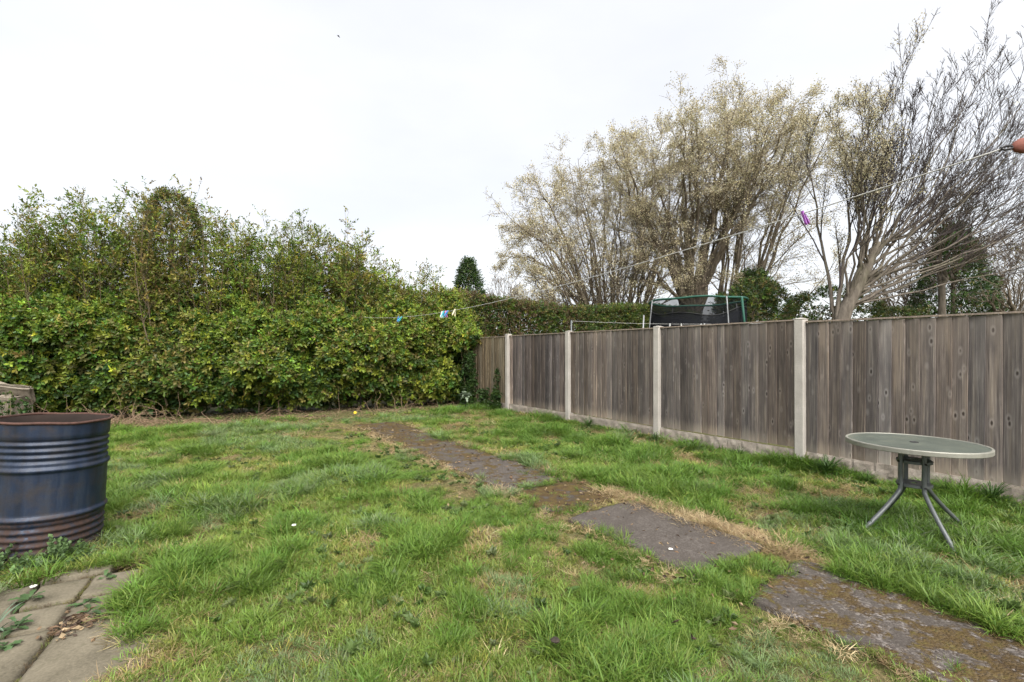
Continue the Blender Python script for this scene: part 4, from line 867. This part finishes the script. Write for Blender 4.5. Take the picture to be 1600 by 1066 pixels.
# ------------------------------------------------------------------ trampoline, neighbour line, outbuilding, slabs by the hedge
def trampoline():
    c = (4.86, 12.35); r = 1.2; root = empty('trampoline', (c[0], c[1], 0)); tag(root, 'round trampoline with black safety net and green top ring beyond the fence', 'trampoline'); zt = 2.62
    a = np.linspace(0, 2*np.pi, 61); link('top_ring', Acc().add(*tube1(np.c_[r*np.cos(a), r*np.sin(a), zt+.012*np.sin(a*6)], .026, 8, False)).build('top_ring', True), M['green'], root)
    n = 96; z = np.linspace(0, 1, 9); A = np.arange(n)*2*np.pi/n; wav = .10*np.sin(A*2+2.4)+.05*np.sin(A*5)
    def wall(z0, z1, rad):
        V = np.concatenate([np.c_[rad*np.cos(A)*(1-.012*np.sin(6*A)**2), rad*np.sin(A)*(1-.012*np.sin(6*A)**2), z0+(z1-z0)*t] for t in z]); i = np.arange(8)[:, None]*n; j = np.arange(n)[None]; return V, np.stack([i+j, i+(j+1) % n, i+n+(j+1) % n, i+n+j], -1).reshape(-1, 4)
    mid = 2.30+wav; link('net', mesh('net', *wall(mid, np.full(n, zt-.01), r-.012), True), M['net'], root)
    link('net_skirt', mesh('net_skirt', *wall(np.full(n, .78), mid, r-.014), True), M['skirt'], root)
    link('net_seam', Acc().add(*tube1(np.c_[(r-.01)*np.cos(np.r_[A, 0]), (r-.01)*np.sin(np.r_[A, 0]), np.r_[mid, mid[0]]], .010, 5, False)).build('net_seam'), M['black'], root)
    V, F = lathe([(.001, .76), (r-.15, .76), (r-.15, .75), (.001, .75)], 48); link('jump_mat', mesh('jump_mat', V, F), M['black'], root)
    V, F = lathe([(r-.16, .77), (r+.06, .77), (r+.06, .74), (r-.16, .74), (r-.16, .77)], 64); link('pad', mesh('pad', V, F), M['green'], root)
    for k, q in enumerate((-79, -56, 15, 100, 188)):
        q = R(q); b, s = math.cos(q), math.sin(q); rr = r+.05
        pl = link('pole', Acc().add(*tube1(smooth_pts([(rr*b*1.10, rr*s*1.10, .05), (rr*b*1.09, rr*s*1.09, .7), (rr*b*1.07, rr*s*1.07, 1.6), (rr*b*.985, rr*s*.985, zt+.01)], 14), .015, 8)).build('pole', True), M['galv'], root)
        if k in (1,): link('sleeve', Acc().add(*tube1([(rr*b*1.075, rr*s*1.075, 1.5), (rr*b*.985, rr*s*.985, zt)], .028, 8)).build('sleeve', True), M['green'], pl)
    for k in range(3):
        q = R(k*120+10); b, s = math.cos(q), math.sin(q); t = np.array([-s, b])*.45
        link('leg', Acc().add(*tube1(smooth_pts([(r*b-t[0], r*s-t[1], .74), (r*b*1.05-t[0], r*s*1.05-t[1], .06), (r*b*1.05, r*s*1.05, .02), (r*b*1.05+t[0], r*s*1.05+t[1], .06), (r*b+t[0], r*s+t[1], .74)], 20), .02, 8)).build('leg', True), M['galv'], root)
trampoline()
def neighbour_line():
    z = 1.95; p0 = np.array([1.245, 9.85]); p1 = np.array([5.6, 9.4]); o = empty('line_pole', (p0[0], p0[1], 0)); tag(o, 'thin grey pole of the neighbour washing line rising behind the fence', 'pole')
    link('pole', Acc().add(*tube1([(0, 0, -.1), (0, 0, z+.02)], .016, 10)).build('pole', True), M['steel'], o); link('cap', Acc().add(*tube1([(0, 0, z+.02), (0, 0, z+.032)], .021, 10)).build('cap'), M['dark_iron'], o)
    o = empty('line_pole', (p1[0], p1[1], 0)); tag(o, 'grey pole at the other end of the neighbour washing line, hidden by the fence', 'pole'); link('pole', Acc().add(*tube1([(0, 0, -.1), (0, 0, 1.9)], .016, 10)).build('pole', True), M['steel'], o)
    link('cap', Acc().add(*tube1([(0, 0, 1.9), (0, 0, 1.912)], .021, 10)).build('cap'), M['dark_iron'], o)
    t = np.linspace(0, 1, 20)[:, None]; L3 = np.c_[p0+(p1-p0)*t, z-.06*t-.05*4*t*(1-t)]; tag(link('neighbour_washing_line', Acc().add(*tube1(L3, .0026, 5)).build('neighbour_line'), M['line']), 'thin grey washing line just above the fence in front of the trampoline', 'washing line')
    for f, l in ((.46, 'white peg on the neighbour line, first towards the hedge'), (.51, 'white peg on the neighbour line, second towards the hedge'), (.60, 'white peg on the neighbour line beside the trampoline pole'), (.615, 'white peg pinched close to another near the trampoline pole')):
        peg(np.array([*(p0+(p1-p0)*f), z-.06*f-.2*f*(1-f)]), WHITE, l, random.uniform(-15, 15), .2, 9, 1.0)
    # prop leaning behind the fence
    tag(link('line_prop', Acc().add(*tube1([(2.93, 10.8, -.05), (3.09, 11.0, 2.16)], .017, 8)).build('line_prop', True), M['galv']), 'slim white pole leaning behind the fence left of the trampoline', 'prop')
neighbour_line()
def outbuilding():
    o = empty('outbuilding', (7.1, 25.0, 0)); tag(o, 'low brown-roofed outbuilding peeping out beside the willow stems', 'building'); A = Acc(); A.add(*box(-1.6, 2.6, -1.4, 1.4, 0, 2.3)); link('wall', A.build('wall'), M['brick'], o)
    V = np.array([[-1.8, -1.6, 2.25], [2.8, -1.6, 2.25], [2.8, 1.6, 2.25], [-1.8, 1.6, 2.25], [-.9, 0, 3.55], [1.9, 0, 3.55]], float); rf = link('roof', mesh('roof', V, [np.array([[0, 1, 5, 4], [2, 3, 4, 5], [0, 3, 2, 1]]), np.array([[0, 4, 3], [1, 2, 5]])]), M['roof'], o)
    A = Acc(); A.add(*box(-.92, 1.92, -.06, .06, 3.52, 3.60)); link('ridge', A.build('ridge'), M['roof'], rf)
    A = Acc(); A.add(*box(-.4, .5, -1.43, -1.401, 0.03, 1.95)); link('door', A.build('door'), M['wood'], o)
outbuilding()
def rubble():
    specs = [((-8.95, 7.75, -.05), (1.5, .55, .60), (0, 0, 12), 'pale stone block under ivy at the far left behind the drum'), ((-9.0, 7.80, .52), (1.3, .5, .10), (2, 2, 14), 'brownish flat slab lying on the stone block behind the drum'), ((-8.52, 8.05, .45), (.55, .10, .38), (35, 8, 25), 'grey slab fragment leaning against the hedge behind the drum')]
    for k, (p, d, r, l) in enumerate(specs):
        V, F = box(-d[0]/2, d[0]/2, -d[1]/2, d[1]/2, 0, d[2]); import bmesh
        bm = bmesh.new(); me = mesh('s', V, F); bm.from_mesh(me); bmesh.ops.bevel(bm, geom=bm.edges[:], offset=.03, segments=2, affect='EDGES'); bmesh.ops.subdivide_edges(bm, edges=bm.edges[:], cuts=4, use_grid_fill=True)
        for v in bm.verts:
            f = float(fbm(v.co.x+k, v.co.y, v.co.z, 7, 2.2))-.5; v.co += v.normal*f*.26
        m2 = bpy.data.meshes.new('stone_slab'); bm.to_mesh(m2); bm.free(); o = link('stone_slab', m2, M['stone'], None, p, tuple(R(a) for a in r)); tag(o, l, 'stone')
    ivy('sparse ivy trailing over the pale stone block behind the drum', (-8.5, 7.42), (.98, .2), 1.7, .05, .72, .10, 330, 611, .7, (1, .5, 0, 0, 2, 0, 1))
rubble()

def bird():
    o = empty('bird', (-7.4, 20.0, 14.75)); o.scale = (.6, .6, .6); o.rotation_euler = (R(20), R(35), R(30)); tag(o, 'tiny dark bird flying high in the pale sky', 'bird')
    link('body', Acc().add(*tube1([(-.11, 0, 0), (-.09, 0, .0), (-.03, 0, .005), (.04, 0, .005), (.085, 0, .012), (.11, 0, .01), (.13, 0, .0)], np.array([.012, .015, .028, .026, .018, .016, .002]), 10)).build('body', True), M['bird'], o)
    for s in (-1, 1):
        V = np.array([[-.03, .015*s, .012], [.045, .015*s, .014], [.055, .09*s, .045], [-.025, .085*s, .04], [.02, .18*s, .03], [-.035, .19*s, .02]]); V2 = V.copy(); V2[:, 2] -= .004; VV = np.vstack([V, V2])
        link('wing', mesh('wing', VV, np.array([[0, 1, 2, 3], [3, 2, 4, 5], [6, 9, 8, 7], [9, 11, 10, 8], [0, 6, 7, 1], [1, 7, 8, 2], [2, 8, 10, 4], [4, 10, 11, 5], [5, 11, 9, 3], [3, 9, 6, 0]])), M['bird'], o)
bird()

# ------------------------------------------------------------------ weeds and small things on the ground
def rosette(name, label, p, n, l, w, seed, col, lift=(25, 75), cat='weed', group=None, wav=.25, v=.2, fold=.35):
    """plant of n curved, toothed leaves, each leaf 5 cross-sections"""
    rng = np.random.default_rng(seed); A = Acc(); z = float(ground_z(p[0], p[1])) if len(p) == 2 else p[2]
    for i in range(n):
        az = i*2.399+rng.uniform(-.3, .3); el = R(rng.uniform(*lift)); L_ = l*rng.uniform(.55, 1.1); W = w*rng.uniform(.7, 1.15); K = 7; t = np.linspace(0, 1, K); ang = el-t*R(rng.uniform(25, 75)); dr = np.cumsum(np.cos(ang))/K*L_; dz = np.cumsum(np.sin(ang))/K*L_
        sd = np.array([-math.sin(az), math.cos(az), 0]); fw = np.array([math.cos(az), math.sin(az), 0]); mid = fw*dr[:, None]+np.array([0, 0, 1])*dz[:, None]+rng.normal(size=3)*.006; wd = W*np.sin(np.pi*(t*.88+.06))**.8*(1+wav*np.where(np.arange(K) % 2, 1, -1)); wd[-1] = .001
        V = np.concatenate([mid-sd*wd[:, None]/2+np.array([0, 0, 1])*wd[:, None]*fold*.5, mid, mid+sd*wd[:, None]/2+np.array([0, 0, 1])*wd[:, None]*fold*.5]); k = np.arange(K-1)
        F = np.concatenate([np.stack([k, K+k, K+k+1, k+1], 1), np.stack([K+k, 2*K+k, 2*K+k+1, K+k+1], 1)]); A.add(V, F, np.asarray(col)*math.exp(rng.normal()*v))
    o = link(name, A.build(name, True), M['weed'], None, (p[0], p[1], z)); tag(o, label, cat, group); return o
DOCK = (.040, .085, .016); THIS = (.15, .19, .13)
for k, off, n, l, w, label in [(1.62, .24, 34, .30, .030, 'tuft of strap-leaved bluebells between two far fence posts'), (1.05, .28, 12, .15, .05, 'small dark weed beside the fence post below the trampoline'), (.93, .26, 16, .20, .05, 'dark dock leaves right of the post below the trampoline'), (.30, .27, 26, .24, .04, 'leafy weed clump left of the tallest concrete post'), (.10, .25, 20, .22, .035, 'strap-leaved tuft hugging the tallest concrete post'),
        (-.18, .26, 34, .30, .055, 'large leafy weed clump between the tallest post and the table'), (-.36, .24, 20, .20, .03, 'low weed tuft behind the far edge of the table'), (-.66, .28, 26, .24, .035, 'strap-leaved tuft behind the right side of the table'), (-.80, .24, 34, .30, .05, 'big leafy weed clump at the fence foot by the frame edge'), (-.95, .3, 22, .22, .05, 'dark leafy weed beyond the table near the house'), (2.35, .2, 14, .18, .03, 'small weed tuft under the mildewed fence panel'), (2.05, .22, 18, .2, .03, 'thin weed tuft at the foot of the post under the line pole')]:
    a = post_xy(k)-NF*off; rosette('weed_clump', label, a, int(n*5), l*.8, w*.20, int(abs(k)*1000)+n, DOCK if w > .033 else (.055, .11, .020), (25, 88), group='weeds along the fence foot')
th = rosette('thistle', 'pale grey-green thistle standing at the hedge end of the lawn', (-1.05, 10.5), 16, .22, .09, 71, THIS, (5, 60), 'thistle')
o = rosette('upper_leaves', None, (.02, .01, .30), 18, .22, .08, 72, THIS, (-10, 70), None); o.parent = th
link('stalk', Acc().add(*tube1([(0, 0, 0), (.02, .01, .32)], .009, 6)).build('stalk'), M['weed'], th)
def fern_weed(label, p, n, seed, s, col):
    rng = np.random.default_rng(seed); z = float(ground_z(*p)); A = Acc(); tv, tf = sprig_tpl(seed, 16, .12, .028, .024, .2); a = rng.random(n)*6.28; r = rng.random(n)**.6*s
    P = np.stack([r*np.cos(a), r*np.sin(a), .02+.10*(1-r/s)*rng.random(n)], -1); up = np.stack([np.cos(a)*r/s, np.sin(a)*r/s, np.full(n, .5)], -1); C = np.asarray(col)*np.exp(rng.normal(size=(n, 1))*.25); A.add(*stamp(tv, tf, P, rotmats(n, rng, up, .4), rng.uniform(.6, 1.1, n), C))
    tag(link('feathery_weed', A.build('feathery_weed'), M['weed'], None, (p[0], p[1], z)), label, 'weed', 'feathery weeds by the drum')
fern_weed('feathery pale green weed at the front foot of the drum', (-2.80, 2.85), 70, 81, .14, (.085, .14, .05)); fern_weed('feathery weed spreading at the patio edge by the frame border', (-3.05, 2.72), 60, 82, .15, (.075, .125, .045))
for i, (px_, n, l, label) in enumerate([((-2.16, 2.382), 9, .085, 'flat rosette weed in a patio joint below the feathery weed'), ((-2.067, 2.29), 8, .08, 'small weed growing among dead leaves on the patio'), ((-2.31, 2.18), 10, .08, 'green weed in the patio joint at the frame border'), ((-2.29, 2.65), 7, .07, 'tiny weed at the lawn edge of the patio'), ((-2.484, 2.412), 9, .09, 'greyish weed in the middle of the patio'), ((-2.185, 2.03), 8, .07, 'weed among brown leaves at the lower patio joint')]):
    rosette('patio_weed', label, (px_[0], px_[1], .02), n, l, .026, 90+i, (.055, .10, .035), (5, 45), group='small weeds in the patio joints')
rosette('leaf_blades', 'blue-green strappy leaves poking in at the frame border over the patio', (-2.33, 2.10, .0), 10, .20, .014, 99, (.14, .20, .13), (50, 88), 'plant', wav=0)
def daffodil():
    p = (-3.02, 9.05); z = float(ground_z(*p)); o = empty('daffodil', (p[0], p[1], z)); o.scale = (.6, .6, .6); tag(o, 'single yellow daffodil at the end of the path under the hedge', 'flower')
    link('stalk', Acc().add(*tube1(smooth_pts([(0, 0, 0), (.01, -.01, .12), (.015, -.03, .21), (.01, -.055, .225)], 10), .004, 6)).build('stalk'), plastic('daffodil_stalk', (.06, .13, .03)), o)
    A = Acc()
    for i in range(6):
        a = i*math.pi/3; f = np.array([math.cos(a), 0, math.sin(a)]); s = np.array([-math.sin(a), 0, math.cos(a)]); c = np.array([.01, -.06, .225]); A.add(np.array([c, c+f*.03-s*.018, c+f*.03+s*.018, c+f*.062+[0, .012, 0]]), np.array([[0, 1, 3], [0, 3, 2]]))
    link('petals', A.build('petals'), M['petal'], o); V, F = lathe([(.012, 0), (.014, .02), (.022, .035)], 14); c = link('trumpet', mesh('trumpet', V, F, True), M['petal'], o, (.01, -.06, .225), (R(90), 0, 0))
    link('leaf', rosette.__globals__['Acc']().add(*tube1(smooth_pts([(.02, 0, 0), (.05, .01, .12), (.10, .02, .19)], 8), np.array([.008, .008, .008, .007, .006, .005, .003, .001]), 4)).build('leaf'), plastic('daffodil_leaf', (.06, .13, .05)), o)
daffodil()

# dead bramble heap, leaf litter, straw fragments: nobody could count these
def litter():
    rng = np.random.default_rng(701); n = 560; s = np.r_[rng.normal(5.4, .6, 320), rng.uniform(4.0, HLEN-.6, 240)]; d = -rng.uniform(.0, .9, n)-.05; st = np.c_[hedge_xy(s, d), np.zeros(n)]; st[:, 2] = ground_z(st[:, 0], st[:, 1])
    P = grow(st, rng.normal(size=(n, 3))*[1, .6, .35]+[0, 0, .30], rng.uniform(.2, .75, n), 7, rng, -.10, .28); P[..., 2] = np.maximum(P[..., 2], .005)
    tag(link('dead_bramble', Acc().add(*tubes(P, taper(rng.uniform(.0028, .0065, n), 7), 4)).build('dead_bramble'), M['dead']), 'heap of dry brown bramble stems at the foot of the hedge', 'dead stems', kind='stuff')
    n = 5200; s = rng.uniform(3.0, HLEN, n); d = .7-rng.random(n)**1.3*1.75; p = hedge_xy(s, d); x, y = p[:, 0], p[:, 1]; m = 900; sm = rng.uniform(-1, 6.0, m); am = rng.normal(0, .5, m); pp = PATH_C+E*sm[:, None]+NF*am[:, None]
    q = 130; u = rng.normal(-.79, .05, q); v = rng.normal(2.90, .06, q); pq = HD*u[:, None]+HN*v[:, None]
    x = np.r_[x, pp[:, 0], pq[:, 0]]; y = np.r_[y, pp[:, 1], pq[:, 1]]; n = len(x); P = np.c_[x, y, ground_z(x, y)+.006+rng.random(n)*.012]; P[-q:, 2] = .024+rng.random(q)*.012; P[5200:5200+m, 2] = np.maximum(P[5200:5200+m, 2], .03)
    C = np.array([[.10, .062, .036], [.16, .105, .06], [.23, .17, .10], [.06, .04, .028]])[rng.integers(4, size=n)]*np.exp(rng.normal(size=(n, 1))*.25); tv, tf = leaf_tpl(.05, .026); tv = tv-np.array([0, 0, .025]); M3 = rotmats(n, rng, np.c_[rng.normal(size=(n, 2)), np.zeros(n)], .25)
    tag(link('leaf_litter', Acc().add(*stamp(tv, [tf], P, M3, rng.uniform(.35, 1.0, n), C)).build('leaf_litter'), M['litter']), 'brown leaf litter under the hedge and on the path', 'leaf litter', kind='stuff')
litter()
def bit(name, label, p, s, mt, cat, seed):
    rng = np.random.default_rng(seed); V, F = lathe([(.001, 0), (.8, .05), (1, .35), (.6, .6), (.001, .68)], 7); V *= s*(1+rng.normal(size=V.shape)*.14); tag(link(name, mesh(name, V, F), mt, None, p), label, cat)
bit('pebble', 'white chip of stone on the bare dark path slab', (1.018, 3.01, .032), .016, M['white'], 'stone', 1)
bit('pebble', 'pale stone chip lying on the patio', (-2.60, 2.55, .022), .016, M['white'], 'stone', 2)
bit('white_blossom', 'tiny white petal fallen on the lawn left of centre', (-1.52, 3.27, .09), .016, M['white'], 'petal', 3)
bit('clod', 'small dark clod lying in the near grass', (.186, 2.01, .06), .022, M['ash'], 'clod', 4)

# ------------------------------------------------------------------ grass
def blade_tuft(seed, n, rad, h, lean, wid, droop):
    rng = np.random.default_rng(seed); A = Acc(); K = 4
    for i in range(n):
        a = rng.random()*6.283; r = rad*math.sqrt(rng.random()); b = np.array([r*math.cos(a), r*math.sin(a), 0]); az = a+rng.normal()*.9; el = R(90)-R(rng.uniform(*lean)); L_ = h*rng.uniform(.45, 1.15); dr = R(rng.uniform(*droop)); w = wid*rng.uniform(.7, 1.2)
        f = np.array([math.cos(az), math.sin(az), 0]); pts = [b]; e = el
        for k in range(1, K): pts.append(pts[-1]+(f*math.cos(e)+np.array([0, 0, math.sin(e)]))*L_/(K-1)); e -= dr/(K-1)
        tw = rng.uniform(-.6, .6); s = np.array([-math.sin(az+tw), math.cos(az+tw), .15*rng.normal()]); ws = [w*.8, w, w*.75]; V = []
        for k in range(K-1): V += [pts[k]-s*ws[k]/2, pts[k]+s*ws[k]/2]
        V.append(pts[-1]); A.add(np.array(V), [np.array([[0, 1, 3, 2], [2, 3, 5, 4]]), np.array([[4, 5, 6]])])
    me = A.build('tuft'); me.materials.append(M['grass']); return bpy.data.objects.new('grass_tuft_source', me)
TUFTS = [blade_tuft(800+i, 30, .045, .070, (10, 65), .0042, (20, 80)) for i in range(4)]+[blade_tuft(810+i, 38, .045, .130, (5, 50), .0044, (30, 95)) for i in range(3)]+[blade_tuft(820+i, 24, .055, .10, (60, 88), .0036, (-10, 30)) for i in range(3)]
def build_grass():
    rng = np.random.default_rng(900); n = 260000; x = rng.uniform(-9, 6.5, n); y = rng.uniform(.9, 12.2, n)
    vis = (np.abs(x) < y*1.28+.6); dens = np.clip(1.25/(1+(y/4.2)**1.7), .10, 1.0); k = vis & (rng.random(n) < dens); x, y = x[k], y[k]
    fd = -((x-POST0[0])*NF[0]+(y-POST0[1])*NF[1]); hd = hedge_dist(x, y); s, a = path_sa(x, y); edge = (fbm(x, y, 0, 51, 3.0)-.5)
    inpath = np.zeros(len(x), bool); nearpath = np.abs(a) < .60
    for s0, s1, moss, ag, sd in SLABS:
        lw = {0: .35, 1: .28, 3: .37}.get(sd, .36); es = edge*(.16 if sd < 4 else .03); gp = .03 if sd < 4 else -.03; inpath |= (s > s0+gp+es) & (s < s1-gp+es) & (a > -lw+edge*.30) & (a < (.31 if sd == 3 else .35)+edge*.26)
    u, v = patio_uv(x, y); inpat = (u < -.58+edge*.30) & (v < 3.62+edge*.4)
    lush = fbm(x, y, 0, 61, 1.5); tuss = fbm(x, y, 0, 64, 4.2); dry = fbm(x, y, 0, 62, 2.1); blue = fbm(x, y, 0, 63, 1.1)
    hk = np.clip((hd-np.interp(x, [-7, -3.2, -1.5], [.75, .45, .05])+edge*.8)/.55, .03, 1); bd = np.hypot(x-BARREL[0], y-BARREL[1]) > BR+.0
    strawp = np.clip((dry-.47)*5.5+(edge)*1.2+.16, 0.15, 1); strawp = np.where((u > -.75) & (u < -.38) & (v < 3.8), np.maximum(strawp, .6), strawp); side = (s > -1.0) & (s < 1.5) & (a > .22) & (a < .62+edge*.4); strawp = np.where(side, np.maximum(strawp, .82), strawp); strawp = np.where((s > 1.3) & (s < 6.3) & (np.abs(a) > .22) & (np.abs(a) < .56), np.maximum(strawp, .55), strawp)
    keep = (fd > .055) & (rng.random(len(x)) < hk) & ~(inpath & (rng.random(len(x)) > .018)) & ~(inpat & (rng.random(len(x)) > .012)) & bd & ((rng.random(len(x)) < 1-.45*strawp))
    x, y, lush, tuss, dry, blue, strawp, a, s, fd, hd, side = [q[keep] for q in (x, y, lush, tuss, dry, blue, strawp, a, s, fd, hd, side)]; n = len(x); vid = rng.integers(0, 4, n)
    tall = tuss+.6*(lush-.5)+rng.normal(size=n)*.05 > .59; vid = np.where(tall, rng.integers(4, 7, n), vid); isdry = rng.random(n) < strawp*.85; vid = np.where(isdry & ~(tall & ~side), rng.integers(7, 10, n), vid); isdry = vid >= 7
    sc = rng.uniform(.55, 1.1, n)*(.60+.68*lush)*(1+.018*y); sc = np.where(fd < .30, sc*1.35, sc); sc = np.where(hd < .8, sc*.75, sc); sc = np.where(side, sc*.75, sc); onp = (np.abs(a) < .3) & (s > -2.4); sc = np.where(onp, sc*.6, sc); sc = np.where((a > -1.1) & (a < -.2) & (s > -2.4), sc*np.where(s > .6, .55, .68), sc)
    S = np.stack([sc*(1+.06*y), sc*(1+.06*y), sc], -1); rot = np.stack([rng.normal(size=n)*.12, rng.normal(size=n)*.12, rng.random(n)*6.283], -1)
    mid, dark, yel, blu = np.array([.155, .226, .040]), np.array([.105, .186, .028]), np.array([.250, .258, .062]), np.array([.158, .222, .090]); C = np.tile(mid, (n, 1))
    C = np.where(tall[:, None] & (rng.random((n, 1)) < .75), dark, C); yp = np.clip((dry-.42)*3+(blue < .42)*.25, .05, .75); C = np.where((rng.random(n) < yp)[:, None] & ~tall[:, None], yel, C); C = np.where(((blue > .57) & (rng.random(n) < .6))[:, None], blu, C)
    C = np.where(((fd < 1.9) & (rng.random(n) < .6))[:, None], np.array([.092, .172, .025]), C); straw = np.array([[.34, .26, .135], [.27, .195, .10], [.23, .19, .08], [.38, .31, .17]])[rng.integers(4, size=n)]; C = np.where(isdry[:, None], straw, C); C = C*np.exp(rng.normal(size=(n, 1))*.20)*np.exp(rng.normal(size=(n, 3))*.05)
    P = np.c_[x, y, ground_z(x, y)-.004]; u2, v2 = patio_uv(x, y); P[:, 2] = np.where((u2 < -.25) & (v2 < 3.75), np.maximum(P[:, 2], .012), P[:, 2]); P[:, 2] = np.where((np.abs(a) < .4) & (s > -2.4) & (s < 6.1), np.maximum(P[:, 2], .008), P[:, 2]); print('grass tufts', n)
    m = 1500; ss = np.r_[rng.uniform(-.75, .95, 900), rng.uniform(-2.3, 6.0, 600)]; aa = np.r_[rng.normal(.41, .085, 900), rng.normal(.42, .06, 300), rng.normal(-.43, .06, 300)]; q = PATH_C+E*ss[:, None]+NF*aa[:, None]
    st = np.array([[.40, .30, .165], [.32, .225, .125], [.24, .18, .09], [.46, .37, .22]])[rng.integers(4, size=m)]*np.exp(rng.normal(size=(m, 1))*.2)
    P = np.vstack([P, np.c_[q, np.maximum(ground_z(q[:, 0], q[:, 1]), .012)]]); f = rng.uniform(.5, 1.0, m)*(1+.03*q[:, 1])*np.interp(q[:, 1], [1.5, 3.2], [.55, 1]); S = np.vstack([S, np.stack([f, f, f*.8], -1)]); rot = np.vstack([rot, np.stack([rng.normal(size=m)*.15, rng.normal(size=m)*.15, rng.random(m)*6.283], -1)]); C = np.vstack([C, st]); vid = np.r_[vid, rng.integers(7, 10, m)]
    jl = []
    for r, (v0, v1, us) in enumerate(rows):
        jl += [(uu, v1+.0) for uu in rng.uniform(us[0], us[-1], 60)]+[(q_, vv) for q_ in us[1:-1] for vv in rng.uniform(v0, v1, 26)]
    jl = np.array(jl); jl = jl[(fbm(jl[:, 0], jl[:, 1], 0, 97, 5) > .46)]; q = HD*jl[:, :1]+HN*jl[:, 1:]+rng.normal(size=(len(jl), 2))*.008; m = len(q); f = rng.uniform(.16, .42, m)
    P = np.vstack([P, np.c_[q, np.full(m, .006)]]); S = np.vstack([S, np.stack([f, f, f], -1)]); rot = np.vstack([rot, np.stack([0*f, 0*f, rng.random(m)*6.283], -1)]); C = np.vstack([C, np.array([[.12, .15, .035], [.17, .15, .05], [.11, .075, .04], [.09, .06, .035]])[rng.integers(4, size=m)]]); vid = np.r_[vid, rng.choice([0, 1, 7, 8], m)]
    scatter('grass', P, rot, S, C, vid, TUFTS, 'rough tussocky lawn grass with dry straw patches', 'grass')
build_grass()

def lawn_weeds():
    """small broad-leaved weeds and clover mixed into the turf"""
    rng = np.random.default_rng(950); srcs = []
    for q in range(4):
        A = Acc(); n = 7+q*2; tv, tf = leaf_tpl(.05, .028, .3, .12); az = np.arange(n)*2.4; up = np.stack([np.cos(az), np.sin(az), np.full(n, .35+.15*q)], -1); A.add(*stamp(tv, [tf], np.zeros((n, 3))+[0, 0, .012], rotmats(n, rng, up, .25), rng.uniform(.6, 1.1, n)))
        me = A.build('lawn_weed'); me.materials.append(M['grass']); srcs.append(bpy.data.objects.new('lawn_weed_source', me))
    n = 2600; x = rng.uniform(-4, 4.5, n); y = rng.uniform(1.5, 8, n); s, a = path_sa(x, y); u, v = patio_uv(x, y); fd = -((x-POST0[0])*NF[0]+(y-POST0[1])*NF[1])
    k = (fbm(x, y, 0, 91, 1.7)+rng.normal(size=n)*.08 > .52) & (np.abs(a) > .42) & ~((u < -.5) & (v < 3.7)) & (fd > .1) & (hedge_dist(x, y) > .5) & (np.hypot(x-BARREL[0], y-BARREL[1]) > BR+.08); x, y = x[k], y[k]; n = len(x)
    C = np.array([[.075, .125, .030], [.10, .15, .045], [.055, .10, .022], [.12, .15, .06]])[rng.integers(4, size=n)]*np.exp(rng.normal(size=(n, 1))*.2); f = rng.uniform(.5, 1.15, n)
    scatter('lawn_weeds', np.c_[x, y, ground_z(x, y)+.012], np.stack([rng.normal(size=n)*.2, rng.normal(size=n)*.2, rng.random(n)*6.28], -1), np.repeat(f[:, None], 3, 1), C, rng.integers(4, size=n), srcs, 'small broad-leaved weeds scattered through the lawn', 'weeds')
lawn_weeds()
